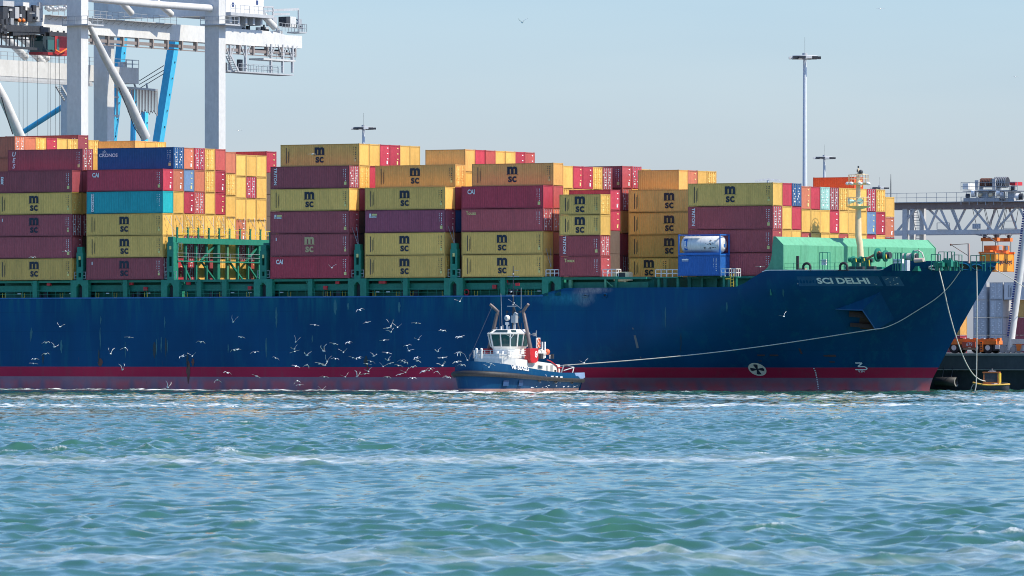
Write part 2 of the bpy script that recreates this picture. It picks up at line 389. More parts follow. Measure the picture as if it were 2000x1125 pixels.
ship = thing('container_ship', 'long blue container ship with red waterline band, moored along the quay', 'ship', 0, HB, 0)
def hullmat(name, c, c2, streak, sc, worn=()):
    m, nt, b = newmat(name)
    v = coords(nt, (sc, sc, sc*.16), False); n = N(nt, 'ShaderNodeTexNoise', Scale=1.5, Detail=8., Roughness=.68, Distortion=.25); nt.links.new(v, n.inputs['Vector'])
    v2 = coords(nt, (.09,.09,.05), False); n2 = N(nt, 'ShaderNodeTexNoise', Scale=1.2, Detail=3.); nt.links.new(v2, n2.inputs['Vector'])
    base = mixc(nt, ramp(nt, n2.outputs[0], .38, .64), c, c2)
    st = N(nt, 'ShaderNodeMath', operation='MULTIPLY'); st.inputs[1].default_value = .5; nt.links.new(ramp(nt, n.outputs[0], .52, .72), st.inputs[0])
    base = mixc(nt, st.outputs[0], base, streak)
    v3 = coords(nt, (.8,.8,.07), False); n3 = N(nt, 'ShaderNodeTexNoise', Scale=2., Detail=9., Roughness=.75); nt.links.new(v3, n3.inputs['Vector'])
    st3 = N(nt, 'ShaderNodeMath', operation='MULTIPLY'); st3.inputs[1].default_value = .7; nt.links.new(ramp(nt, n3.outputs[0], .655, .72), st3.inputs[0])
    base = mixc(nt, st3.outputs[0], base, (.10,.055,.05))
    for (wx, wz, wa, wb) in worn:                            # paint rubbed off by fenders
        tcn = nt.nodes.new('ShaderNodeTexCoord'); mpn = N(nt, 'ShaderNodeMapping'); mpn.inputs['Location'].default_value = (-wx/wa, 0, -wz/wb); mpn.inputs['Scale'].default_value = (1/wa, 0, 1/wb); nt.links.new(tcn.outputs['Object'], mpn.inputs[0])
        ln = N(nt, 'ShaderNodeVectorMath', operation='LENGTH'); nt.links.new(mpn.outputs[0], ln.inputs[0]); mrn = N(nt, 'ShaderNodeMapRange'); mrn.inputs[1].default_value = 1.; mrn.inputs[2].default_value = .2; nt.links.new(ln.outputs['Value'], mrn.inputs[0])
        vn = coords(nt, (2.2,2.2,.9), False); nn_ = N(nt, 'ShaderNodeTexNoise', Scale=1.4, Detail=7., Roughness=.7); nt.links.new(vn, nn_.inputs['Vector'])
        pr = N(nt, 'ShaderNodeMath', operation='MULTIPLY'); nt.links.new(mrn.outputs[0], pr.inputs[0]); nt.links.new(ramp(nt, nn_.outputs[0], .32, .62), pr.inputs[1])
        base = mixc(nt, pr.outputs[0], base, (.26,.27,.30) if wa < 4 else (.02,.20,.30))
    # run-off stains that start under the deck edge, and faint dishing of the plates between frames
    tz = nt.nodes.new('ShaderNodeTexCoord'); sz = nt.nodes.new('ShaderNodeSeparateXYZ'); nt.links.new(tz.outputs['Object'], sz.inputs[0]); mz_ = N(nt, 'ShaderNodeMapRange'); mz_.inputs[1].default_value = 8.4; mz_.inputs[2].default_value = 12.2; nt.links.new(sz.outputs['Z'], mz_.inputs[0])
    vr = coords(nt, (.42,.42,.045), False); nr_ = N(nt, 'ShaderNodeTexNoise', Scale=1.7, Detail=6., Roughness=.62, Distortion=.3); nt.links.new(vr, nr_.inputs['Vector'])
    pm = N(nt, 'ShaderNodeMath', operation='MULTIPLY'); lt_ = N(nt, 'ShaderNodeMath', operation='LESS_THAN'); lt_.inputs[1].default_value = 12.3; nt.links.new(sz.outputs['Z'], lt_.inputs[0]); ml_ = N(nt, 'ShaderNodeMath', operation='MULTIPLY'); nt.links.new(mz_.outputs[0], ml_.inputs[0]); nt.links.new(lt_.outputs[0], ml_.inputs[1]); lx_ = N(nt, 'ShaderNodeMapRange'); lx_.inputs[1].default_value = 14.; lx_.inputs[2].default_value = 2.; nt.links.new(sz.outputs['X'], lx_.inputs[0]); mx_ = N(nt, 'ShaderNodeMath', operation='MULTIPLY'); nt.links.new(ml_.outputs[0], mx_.inputs[0]); nt.links.new(lx_.outputs[0], mx_.inputs[1]); nt.links.new(mx_.outputs[0], pm.inputs[0]); nt.links.new(ramp(nt, nr_.outputs[0], .45, .62), pm.inputs[1]); base = mixc(nt, pm.outputs[0], base, streak)
    # plate seams
    br = nt.nodes.new('ShaderNodeTexBrick'); br.inputs['Scale'].default_value = 1; br.inputs['Mortar Size'].default_value = .012; br.inputs['Brick Width'].default_value = 11.; br.inputs['Row Height'].default_value = 2.55
    mp = N(nt, 'ShaderNodeMapping'); tc = nt.nodes.new('ShaderNodeTexCoord'); mp.inputs['Rotation'].default_value = (R(-90),0,0); nt.links.new(tc.outputs['Object'], mp.inputs[0]); nt.links.new(mp.outputs[0], br.inputs[0])
    bp = N(nt, 'ShaderNodeBump', Strength=.25, Distance=.05); nt.links.new(br.outputs['Fac'], bp.inputs['Height']); bp.invert = True; nt.links.new(bp.outputs[0], b.inputs['Normal'])
    sf = N(nt, 'ShaderNodeMath', operation='MULTIPLY'); sf.inputs[1].default_value = .5; nt.links.new(br.outputs['Fac'], sf.inputs[0])
    base = mixc(nt, sf.outputs[0], base, tuple(x*.4 for x in c))
    nt.links.new(base, b.inputs['Base Color']); b.inputs['Roughness'].default_value = .5; b.inputs['Specular IOR Level'].default_value = .1
    return m
M_hull = hullmat('hull_blue', (.002,.052,.135), (.003,.070,.180), (.006,.12,.18), .5, [(s_of(1140,0),12.0,2.0,1.5),(s_of(1165,0),12.75,2.6,.55),(s_of(1100,0),11.7,5.5,1.0)])
M_boot = hullmat('hull_red', (.40,.020,.06), (.44,.028,.07), (.24,.06,.08), .6)
def fademat():
    m, nt, b = newmat('hull_faded_red')
    br = nt.nodes.new('ShaderNodeTexBrick'); br.offset = .3; br.inputs['Scale'].default_value = 1; br.inputs['Mortar Size'].default_value = .9; br.inputs['Mortar Smooth'].default_value = 1.
    br.inputs['Brick Width'].default_value = 3.6; br.inputs['Row Height'].default_value = 3.0
    tc = nt.nodes.new('ShaderNodeTexCoord'); mp = N(nt, 'ShaderNodeMapping'); mp.inputs['Rotation'].default_value = (R(-90),0,0); mp.inputs['Location'].default_value = (0,1.4,0)
    nt.links.new(tc.outputs['Object'], mp.inputs[0]); nt.links.new(mp.outputs[0], br.inputs[0])
    v = coords(nt, (.5,.5,.3), False); n = N(nt, 'ShaderNodeTexNoise', Scale=1., Detail=7., Roughness=.65); nt.links.new(v, n.inputs['Vector'])
    a = mixc(nt, br.outputs['Fac'], (.48,.10,.12), (.22,.12,.17))
    a = mixc(nt, ramp(nt, n.outputs[0], .42, .66), a, (.28,.15,.19))
    v2 = coords(nt, (.9,.9,.25), False); n2 = N(nt, 'ShaderNodeTexNoise', Scale=1.5, Detail=8., Roughness=.7); nt.links.new(v2, n2.inputs['Vector'])
    a = mixc(nt, ramp(nt, n2.outputs[0], .62, .8), a, (.14,.07,.08))
    nt.links.new(a, b.inputs['Base Color']); b.inputs['Roughness'].default_value = .6
    return m
M_fade = fademat()
zs = [-2.5, -.6, .0, .8, 1.68, 2.3, 2.97, 4.2, 5.6, 7, 8.4, 9.8, 11, 12]
qs = list(np.linspace(0, .62, 40))+list(np.linspace(.62, 1, 90))[1:]
qs = [q if q < .62 else .62+.38*(1-(1-(q-.62)/.38)**1.5) for q in qs]
for side, nm in ((-1, 'near'), (1, 'far')):
    pass
mb = MB(); rows_ = len(zs)+4
for side in (-1, 1):
    V = []
    for q in qs:
        colv = []
        for z in zs:
            s = S_AFT+q*(stem(z)-S_AFT); colv.append((s, HB+side*halfb(s, z), z))
        s12 = S_AFT+q*(stem(12)-S_AFT); 
        for j in range(1, 5):                                   # strakes up to the sheer line
            s = s12; zt = sheer(s12)
            for _ in range(4):
                zz = 12+(zt-12)*j/4; s = S_AFT+q*(stem(zz)-S_AFT); zt = sheer(s)
            zz = 12+(zt-12)*j/4; s = S_AFT+q*(stem(zz)-S_AFT); colv.append((s, HB+side*halfb(s, zz), zz))
        V += colv
    nr = rows_; fs = []; ms = []
    for i in range(len(qs)-1):
        for j in range(nr-1):
            a = i*nr+j; f = (a, a+nr, a+nr+1, a+1); fs.append(f if side < 0 else f[::-1])
            zt = V[a+1][2]; ms.append(2 if zt <= 1.7 else 1 if zt <= 3. else 0)
    o_ = len(mb.v); mb.add(V, fs, 0, True); 
    for k, m_ in enumerate(ms): mb.m[len(mb.m)-len(ms)+k] = m_
hull = mb.build('hull', [M_hull, M_boot, M_fade], ship)
# decks
mb = MB()
def deck(s0, s1, z, n=24):
    L = [(s0+(s1-s0)*i/n) for i in range(n+1)]; vs = []
    for s in L:
        b = max(.02, halfb(s, z)-.06); vs += [(s, HB-b, z), (s, HB+b, z)]
    mb.add(vs, [(2*i, 2*i+2, 2*i+3, 2*i+1) for i in range(n)])
deck(S_AFT, 37.6, 12.0, 8); deck(37.2, stem(14.98)-.1, 14.98, 40)
mb.build('deck', paint('deck_green', (.02,.13,.09), .7, .4), ship)
mb = MB()
b37 = halfb(37.3, 13)-.1; mb.box(37.25, HB-b37, 12, 37.35, HB+b37, 14.97); mb.build('forecastle_bulkhead', M_green, ship)
# white sheer line along the forecastle edge and a pale line on the bow
def edge_strip(s0, s1, z0, z1, off, n=60, zf=None):
    b = MB(); vs = []
    for i in range(n+1):
        s = s0+(s1-s0)*i/n; za, zb = (z0, z1) if zf is None else (zf(s)+z0, zf(s)+z1)
        vs += [(s, hull_t(s, za)-off, za), (s, hull_t(s, zb)-off, zb)]
    b.add(vs, [(2*i, 2*i+2, 2*i+3, 2*i+1) for i in range(n)], 0, True); return b
edge_strip(sD-1, sE+.4, -.03, .06, .05, 40, sheer).build('gunwale_edge', M_decalw, hull)
mb = MB()
for i in range(60):                                                # gunwale bar (half round) along the main deck edge
    s0 = S_AFT+(sA+2-S_AFT)*i/60; s1 = S_AFT+(sA+2-S_AFT)*(i+1)/60
    mb.bar((s0,.02,12.06),(s1,.02,12.06), .16, .16)
mb.build('gunwale_bar', paint('gunwale_blue', (.01,.13,.36), .45, .3), hull)
# ---- marks painted on the hull
def onhull(s0, z0, off=.05):
    return lambda x, y: (s0+x, hull_t(s0+x, z0+y)-off, z0+y)
s0, z0 = hull_at(1597, 549); s1, z1 = hull_at(1698, 549)
tv, _ = text_geo('SCI DELHI', .018); wid = max(x for x, y in tv)-min(x for x, y in tv)
hz = .98
mb = MB(); mb.text('SCI DELHI', hz, onhull((s0+s1)/2, z0), .034, squeeze=(s1-s0)/(wid*hz)); mb.build('ship_name', M_decalw, hull, 'white block letters of the ship name on the bow')
sl, zl = hull_at(1557, 545); sr, zr = hull_at(1718, 545); M_patch = paint('repaint_blue', (.004,.078,.195), .45, .5, var=0, scale=1.2)
edge_strip(sl, sr, z0-.62, z0+.58, .025, 24).build('repainted_panel', M_patch, hull)
sl2, _ = hull_at(1724, 545); sr2, _ = hull_at(1759, 545)
edge_strip(sl2, sr2, z0-.62, z0+.58, .025, 10).build('repainted_panel', M_patch, hull)
mb = MB(); rr = random.Random(3)
for k in range(16):
    ux = rr.choice([1558,1561,1592,1703,1707,1725,1733,1742,1748,1752])+rr.uniform(-4,4); sx, _ = hull_at(ux, 548); zz = z0-.55+abs(rr.gauss(0,.12))+(rr.uniform(.2,.9) if ux > 1728 and rr.random() < .6 else 0)
    w, h = rr.uniform(.03,.15), rr.uniform(.02,.07); f = onhull(sx, zz, .06); mb.add([f(0,0),f(w,0),f(w,h),f(0,h)], [(0,1,2,3)])
mb.build('paint_remnant', M_decalw, hull)
# bow-thruster cross in a disc, draught marks, bulb mark
sx, zx = hull_at(1479.5, 721.5); n = 28; f = onhull(sx, zx, .045); r = 1.02
mb = MB(); mb.add([f(r*math.cos(2*math.pi*i/n), r*.80*math.sin(2*math.pi*i/n)) for i in range(n)], [tuple(range(n))])
tm = mb.build('thruster_mark', paint('mark_cream', (.72,.66,.52), .6, .3), hull, 'pale disc with a dark four-armed cross')
mb = MB(); f = onhull(sx, zx, .07)
for k in range(4):
    a = math.pi/2*k; ca, sa = math.cos(a), math.sin(a)
    pts = [(.10,-.10),(.10,.10),(.72,.27),(.80,.12),(.80,-.12),(.72,-.27)]; mb.add([f(x*ca-y*sa, .8*(x*sa+y*ca)) for x, y in pts], [tuple(range(6))[::-1]])
mb.add([f(.12*math.cos(i), .12*math.sin(i)) for i in np.linspace(0, 6.28, 9)[:-1]], [tuple(range(8))]); mb.build('cross', M_decald, tm)
mb = MB(); 
def hline(pts, w):
    for a, b_ in zip(pts, pts[1:]):
        sa, za = hull_at(*a); sb, zb = hull_at(*b_); d = Vector((sb-sa, zb-za)); L = d.length or 1; nx, nz = -d.y/L*w/2, d.x/L*w/2
        q = [(sa+nx,za+nz),(sb+nx,zb+nz),(sb-nx,zb-nz),(sa-nx,za-nz)]
        mb.add([(x, hull_t(x, z)-.05, z) for x, z in q], [(3,2,1,0)])
hline([(1671,709),(1684,709),(1676,716),(1688,716),(1693,718),(1694,720),(1691,722),(1671,722)], .13)
bm = mb.build('bulb_mark', M_decalw, hull)
mb = MB(); s9, z9 = hull_at(1683, 725.5); mb.text('8.2N', .34, onhull(s9, z9), .01); mb.build('bulb_mark_note', M_decalw, hull)
mb = MB()
for k in range(12):
    u_, v_ = 1590+4*(k/11)**.6*2.2, 720+k*3.5; s9, z9 = hull_at(u_, v_); f = onhull(s9, z9); mb.add([f(-.07,-.06),f(.07,-.06),f(.07,.06),f(-.07,.06)], [(0,1,2,3)])
mb.build('draught_marks', M_decalw, hull)
mb = MB()
for (u_, v_, w, h) in [(1487,694,.45,.10),(1512,694,.5,.10),(1614,695,.3,.1),(1626,695,.4,.14),(1626,707,.3,.08),(1485,705,.2,.06),(1564,686,.12,.35)]:
    s9, z9 = hull_at(u_, v_); f = onhull(s9, z9); mb.add([f(-w,-h),f(w,-h),f(w,h),f(-w,h)], [(0,1,2,3)])
mb.build('rust_patch', paint('dark_rust', (.055,.03,.035), .8, .5), hull)
mb = MB()
for (ua, va, ub, vb, w) in [(1236,640,1252,700,.18),(1240,655,1246,680,.3)]:
    hline([(ua,va),(ub,vb)], w)
mb.build('scrape_line', paint('scrape_grey', (.10,.13,.15), .6, .5), hull)
# weathered runs and scrapes down the side
rr = random.Random(17); M_run = [paint('run_teal', (.012,.13,.17), .6, .5, scale=2.), paint('run_dark', (.010,.035,.045), .7, .5, scale=2.), paint('run_rust', (.11,.045,.035), .8, .5, scale=2.)]
for k, (u_, v0, v1, w, m_) in enumerate([(193,683,712,.16,1),(196,700,716,.5,2),(196,640,684,.10,0),(302,668,700,.30,1),(306,662,694,.12,0),(315,658,690,.14,0),(324,660,698,.16,1),(327,664,690,.08,0),(322,618,640,.10,0),(366,690,722,.2,1),(368,705,750,.36,2),(377,700,716,.28,2),(62,640,662,.14,0),(120,664,690,.22,0),(84,690,712,.14,1),(245,668,700,.08,0),(520,660,700,.14,0),(610,655,670,.12,0),(655,585,615,.30,0),(680,592,606,.2,0),(715,695,716,.36,1),(718,712,728,.14,2),(60,645,668,.12,0),(197,618,634,.12,0),(540,600,640,.2,0),(780,590,612,.22,0),(446,672,690,.1,0),(1300,600,640,.1,0),(1420,590,610,.12,0),(1530,565,580,.12,0),(1330,650,690,.08,1)]):
    b = MB(); n = 8; L_ = []; Rr = []
    for i in range(n+1):
        f = i/n; s9, z9 = hull_at(u_+rr.uniform(-.5,.5), v0+(v1-v0)*f); ww = w*math.sin(math.pi*min(1, f*.85+.12))*rr.uniform(.6,1.); L_.append((s9-ww, hull_t(s9-ww,z9)-.03, z9)); Rr.append((s9+ww, hull_t(s9+ww,z9)-.03, z9))
    b.add(L_+Rr, [(i, i+1, n+2+i, n+1+i) for i in range(n)]); b.build('weathered_run', M_run[m_], hull)
# panama fairlead in the side plating
def ring_on_hull(u_, v_, rx, rz, name, mat_, parent=hull, w=.12):
    s9, z9 = hull_at(u_, v_); b = MB(); n = 16
    pts = [(s9+rx*math.cos(2*math.pi*i/n), 0, z9+rz*math.sin(2*math.pi*i/n)) for i in range(n+1)]
    b.tube([(x, hull_t(x, z)-.03, z) for x, _, z in pts], w, 6, caps=False); o = b.build(name, mat_, parent)
    b = MB(); b.add([(x, hull_t(x, z)-.02, z) for x, _, z in pts[:-1]], [tuple(range(n))]); b.build('opening', M_black, o)
    return Vector((s9, hull_t(s9, z9)-.1, z9))
ring_on_hull(1143.5, 577, .36, .16, 'fairlead', M_hull)
ring_on_hull(1182, 577, .3, .22, 'fairlead', M_hull)
F1 = ring_on_hull(1770, 522, .26, .24, 'fairlead', M_hull)
F2 = ring_on_hull(1834, 523, .85, .24, 'fairlead', paint('fairlead_grey', (.30,.32,.33), .5, .4))
F3 = ring_on_hull(1882, 520.5, .42, .4, 'fairlead', M_hull, w=.1)
F4 = ring_on_hull(1908, 522, .40, .36, 'fairlead', M_hull, w=.1)
F5 = ring_on_hull(1938, 523, .24, .2, 'fairlead', M_hull, w=.07)
# anchor pocket: a faceted housing standing off the bow with the anchor stowed underneath
def hp(u_, v_, off):
    s9, z9 = hull_at(u_, v_); return Vector((s9, hull_t(s9, z9)-off, z9))
a_, b_, c_, d_, e_ = hp(1719,570,.0), hp(1632,604,.0), hp(1747,624,0.), hp(1700,606,2.1), hp(1722,645,1.5)
mb = MB(); back = [p+Vector((0,1.2,0)) for p in (a_,b_,c_)]
mb.add([a_, b_, d_, e_, c_], [(0,1,2),(0,2,3),(0,3,4)]); 
pk = mb.build('anchor_housing', M_hull, hull)
rim = MB(); rim.tube([b_, d_, e_], .09, 6); rim.build('housing_lip', M_patch, pk)
h0, h1, h2, h3 = hp(1640,606,-.3), hp(1698,607,.2), hp(1716,644,.35), hp(1655,641,-.2)
mb = MB(); mb.add([h0,h1,h2,h3], [(3,2,1,0)]); rc = mb.build('anchor_recess', paint('rusty_recess', (.07,.03,.025), .85, .6, scale=1.), pk)
mb = MB(); mb.bar(hp(1660,613,.2), hp(1698,616,.7), .7, .7); mb.bar(hp(1662,634,.2), hp(1712,638,.8), .6, .5); mb.build('anchor', paint('anchor_rust_shade', (.035,.018,.016), .85, .6, scale=2.), pk, 'rusty stowed anchor')  # rust darkened further, the shade of the recess put into its colour
# ------------------------------------------------------------------ ship: deck structures
BAY = {0:-95.1, 1:-80.5, 2:-65.93, 'gap':-51.4, 3:-36.83, 4:-22.22, 5:-7.55, 6:7.03, 7:7.03, 8:24.4}
ZB = 14.46
def part(mb, name, mat, label=None, parent=None): return mb.build(name, mat, parent or ship, label)
for k in (0, 1, 2, 'gap', 3, 4, 5, 6, 8):
    s0 = BAY[k]; L = 12.2; tl = 2.3 if k != 8 else 3.0
    if k == 0: s0 -= 14.6; L += 14.6
    mb = MB(); mb.box(s0-.35, tl, 12.0, s0+L+.35, 2*HB-tl, ZB-.32); mb.box(s0-.1, tl-.5, ZB-.32, s0+L+.1, 2*HB-tl+.5, ZB-.02)
    co = part(mb, 'hatch_coaming', M_green)
    if k in (8,): continue
    mb = MB(); mb.box(s0-.3, .35, ZB-.36, s0+L+.3, .62, ZB-.06); mb.box(s0-.3, .9, 12.9, s0+L+.3, 1.0, 13.75); part(mb, 'side_girder', M_green)
    if k == 6: continue
    for sm in ([s0+L/2] if k != 'gap' else [s0+L*.27, s0+L*.6]):
        mb = MB(); mb.box(sm-.34, .08, 12.06, sm+.34, .7, ZB-.06); mb.bar((sm-.25,.4,13.4),(sm-.75,.4,ZB-.4), .12); part(mb, 'stanchion', M_green)
    mb = MB()
    for q in range(1, 9): mb.bar((s0+L*q/9,.14,12.05),(s0+L*q/9,.14,13.1), .04)
    mb.bar((s0,.14,12.6),(s0+L,.14,12.6), .035); mb.bar((s0,.14,13.1),(s0+L,.14,13.1), .035); part(mb, 'deck_rail', M_green)
    rr = random.Random(str(k))
    for q in range(2):
        sx = s0+rr.uniform(.8, L-.8); zz = rr.choice([13.0, 13.75]); mb = MB(); mb.box(sx-.28, .55, zz, sx+.28, .86, zz+.5); part(mb, 'hose_box', M_red)
    for q in range(4):
        sx = s0+rr.uniform(.6, L-.6); mb = MB(); yb = .7
        mb.bar((sx-.22,yb,12.1),(sx-.22,yb,12.75), .05); mb.bar((sx+.22,yb,12.1),(sx+.22,yb,12.75), .05); mb.bar((sx-.22,yb,12.15),(sx+.22,yb,12.15), .05); part(mb, 'rod_holder', M_yellow)
    for q in range(2):
        sx = s0+rr.uniform(.6, L-.6); mb = MB(); mb.box(sx-.26, .82, 12.62, sx+.26, .9, 12.74); part(mb, 'passage_lamp', M_white)
    # darker drums, vents and locker in the side passage
    sx = s0+rr.uniform(1, L-3); mb = MB(); mb.tube([(sx,1.3,12.0),(sx,1.3,12.8)], .3, 10); mb.tube([(sx+.9,1.4,12.0),(sx+.9,1.4,12.7)], .22, 10); mb.box(sx+1.6,1.1,12.0,sx+2.2,1.7,12.9); part(mb, 'deck_fitting', M_dark)
def pedestal(sc, zt=18.8, post=True):
    mb = MB(); w = 1.40
    mb.box(sc-w, 0.0, 12.06, sc-w+.92, .75, ZB-.5); mb.box(sc+w-.92, 0.0, 12.06, sc+w, .75, ZB-.5); mb.box(sc-w, .0, ZB-.5, sc+w, .75, ZB-.04)
    for sg in (-1, 1): mb.prism([(sc+sg*(w-.92), ZB-.51), (sc+sg*(w-1.3), ZB-.51), (sc+sg*(w-.92), ZB-.9)], 1, .02, .73)
    pe = part(mb, 'pedestal', M_green)
    mb = MB(); mb.box(sc-.46, .75, 12.1, sc+.46, .85, ZB-.6); mb.build('pedestal_shade', M_dark, pe)  # dark sheet across the arch, shade of the opening put into colour
    if not post: return
    mb = MB(); w = .50                                              # post with two slots cut through
    zsl = [(ZB+.35, ZB+.95), (ZB+1.75, ZB+3.0)]; z = ZB-.04
    for a, b in zsl:
        mb.box(sc-w, .08, z, sc+w, .8, a); mb.box(sc-w, .08, a, sc-w*.42, .8, b); mb.box(sc+w*.42, .08, a, sc+w, .8, b); z = b
    mb.box(sc-w, .08, z, sc+w, .8, zt-.75); mb.box(sc-w*.8, .1, zt-.75, sc+w*.8, .78, zt)
    po = part(mb, 'lashing_post', M_green)
    mb = MB(); mb.box(sc-.12, .03, zt-1.7, sc+.16, .1, zt-1.25); mb.build('post_lamp', M_decaly, po)
    mb = MB()
    for sg in (-1, 1):
        for zz in (ZB+.15, ZB+.6, ZB+1.05): mb.bar((sc+sg*.5,.2,zz),(sc+sg*.9,.2,zz), .06)
        mb.bar((sc+sg*.9,.2,ZB+.1),(sc+sg*.9,.2,ZB+1.1), .06)
        mb.build('hand_rail', M_steel, po); mb = MB()
    mb.rail([(sc+.55,1.2,zt-1.75),(sc+1.05,1.2,zt-1.75)], 1., .05, .5); mb.build('hand_rail', M_steel, po)
    return po
for sc in (-67.12, -52.6, -38.0, -23.43, -8.8): pedestal(sc, 18.85 if sc != -52.6 else 20.1)
pedestal(5.85, post=False)
# the open lashing bridges on either side of the empty bay
def bridge(sc, ztop, yellow):
    lb = MB(); lb.box(sc-.5, .9, ztop-.8, sc+.45, 2*HB-.9, ztop-.05); root = part(lb, 'lashing_bridge', M_green)
    for k in range(0, 14):
        t = 1.1+k*2.48; b = MB(); w = .16 if k % 4 else .36
        b.box(sc-w, t-w*.9, ZB-.1, sc+w, t+w*.9, ztop-.8); b.box(sc+.3, t-.10, ztop-.05, sc+.5, t+.10, ztop+1.35); b.build('bridge_post', M_mint if k in (5, 9) else M_green, root)
    b = MB(); zm = ZB+2.5; b.box(sc-.45, 1.2, zm-.16, sc+.5, 2*HB-1.2, zm); b.build('walkway', M_green, root)
    b = MB(); b.rail([(sc+.45,1.2,zm),(sc+.45,2*HB-1.2,zm)], 1.0, .05, 2.5); b.build('walkway_rail', M_steel, root)
    b = MB(); b.rail([(sc+.42,1.2,ztop-.05),(sc+.42,2*HB-1.2,ztop-.05)], 1.15, .06, 1.24); b.build('top_rail', M_yellow if yellow else M_green, root)
    b = MB()
    for i, (ta, tb) in enumerate([(2.6,4.8),(10.6,7.2),(14.0,17.4),(21.,18.),(24,27.5),(31,28)]):
        b.bar((sc,ta,ztop-.9 if i%2 else zm),(sc,tb,zm if i%2 else ZB), .22, .22); b.bar((sc,tb,zm),(sc,ta,ZB), .2, .2) if i%2 else None
    b.build('diagonal_brace', M_green, root)
    return root
lbA = bridge(-52.6, 20.0, True); lbB = bridge(-38.0, 19.2, False)
rods = MB(); rr = random.Random(4)
for r in range(0, 10):
    t = 2.48*r
    for a, b in ((.2, 1.9), (2.2, .5)):
        rods.bar((-52.3, t+a, 19.4),(-53.68, t+b, 22.9), .05); 
    rods.box(-52.4, t+.9, 19.2, -52.2, t+1.5, 19.75)
rods.build('lashing_rod', M_steel, lbA)
rods = MB()
for sc, base, z1 in ((-23.43, -24.6, 20.2), (-8.8, -9.98, 20.2), (5.6, 4.68, 17.2)):
    for a in (.2, .6): rods.bar((sc-.1,.5,z1-1.5),(base, a*3, z1+.9), .05)
part(rods, 'lashing_rod', M_steel)
# ---- forward deck: pipe arch, cargo-light box on legs, platforms and rails between the third bay and the forecastle
mb = MB(); s1, z1 = at(1115,545,.6); mb.bar((s1,.6,12.9),(s1,.6,14.35), .42, .42); mb.bar((s1-.2,.6,14.25),(s1+1.4,.6,14.25), .3, .3); part(mb, 'vent_pipe', M_mint)
mb = MB(); s1 = 7.4; mb.box(s1, .5, 14.15, s1+5.3, .8, 14.36); part(mb, 'weathered_girder', paint('peeling_cream', (.55,.42,.25), .7, .7, .6))
sw = s_of(1212, .8); zb_ = 13.0
mb = MB()
for dx in (-.72, .62): mb.bar((sw+dx,1.2,zb_-.9),(sw+dx*.8,1.2,z_of(545,sw,1.2)), .32, .32)
zt_ = z_of(531, sw, 1.2); zq = z_of(545, sw, 1.2); mb.box(sw-1.05,1.0,zt_-.1,sw+.95,2.0,zt_); mb.box(sw+.6,.95,zq-.2,sw+1.1,2.0,zt_-.1); mb.box(sw-1.1,.95,zq-.25,sw+.6,2.,zq); mb.box(sw-1.1,.95,zq,sw-.85,2.,zt_-.1)
for q in range(4): mb.bar((sw-.6,1.1,12.5+q*.45),(sw+.55,1.1,12.5+q*.45), .06)
gb = part(mb, 'control_stand', M_cream); mb = MB(); mb.box(sw-.85,1.05,zq,sw+.6,1.9,zt_-.1); mb.build('control_panel', M_dark, gb)
def platform(u0, u1, v0, v1, t, rails=True, mat=M_white):
    s0, z0 = at(u0, v1, t); s1 = s_of(u1, t); h = z_of(v0, s0, t)-z0
    b = MB(); b.box(s0, t, z0-.12, s1, t+1.3, z0); o = part(b, 'platform', M_green)
    b = MB(); b.rail([(s0,t+.05,z0),(s1,t+.05,z0)], h, .09, .75); b.rail([(s1,t+.05,z0),(s1,t+1.2,z0)], h, .09, .7); b.build('hand_rail', mat, o)
    b = MB(); 
    for s in (s0+.25, s1-.25): b.bar((s,t+.5,12.),(s,t+.5,z0-.1), .3, .3)
    b.build('support', M_green, o)
platform(1066, 1091, 527, 540, .3); platform(1177, 1203, 526, 540, .3); platform(1280, 1324, 527, 541, .2); platform(1407.5, 1424, 525, 540, .2); platform(1428.5, 1437, 525, 540, .2)
mb = MB(); sl = s_of(1430, .4)
for dx in (-.2, .2): mb.bar((sl+dx,.4,12.2),(sl+dx,.4,14.7), .07)
for q in range(6): mb.bar((sl-.2,.4,12.4+q*.4),(sl+.2,.4,12.4+q*.4), .06)
mb.bar((sl-.9,.4,14.1),(sl-.2,.4,14.1), .16); part(mb, 'ladder', M_yellow)
mb = MB()
for u_ in (1414, 1410): s1 = s_of(u_, .5); mb.box(s1-.18,.5,12.2,s1+.18,.8,13.0+.0)
part(mb, 'vent_box', M_mint)
rr = random.Random(9)
for u_ in (1188, 1250, 1262, 1300, 1350, 1372, 1398): s1 = s_of(u_, 2.5); mb = MB(); mb.bar((s1,2.5,12.),(s1,2.5,14.2), rr.uniform(.15,.5), .3); part(mb, 'deck_pillar', M_green)
for u_ in (1183,): s1 = s_of(u_, .5); mb = MB(); mb.bar((s1,.5,13.0),(s1,.5,14.1), .25, .25); mb.bar((s1,.5,14.),(s1+1.0,.5,13.2), .1); part(mb, 'davit_post', M_mint)
for u_, v_ in ((1113,566),(982,566)):
    s1, z1 = at(u_, v_, .8); mb = MB(); mb.bar((s1,.8,12.1),(s1,.8,13.6), .22); part(mb, 'hydrant', M_red)
s1, z1 = at(911, 571, .5); mb = MB(); n = 14; mb.tube([(s1+.36*math.cos(2*math.pi*i/n), .5, z1+.36*math.sin(2*math.pi*i/n)) for i in range(n+1)], .1, 6, caps=False); lr = part(mb, 'life_ring', M_red)
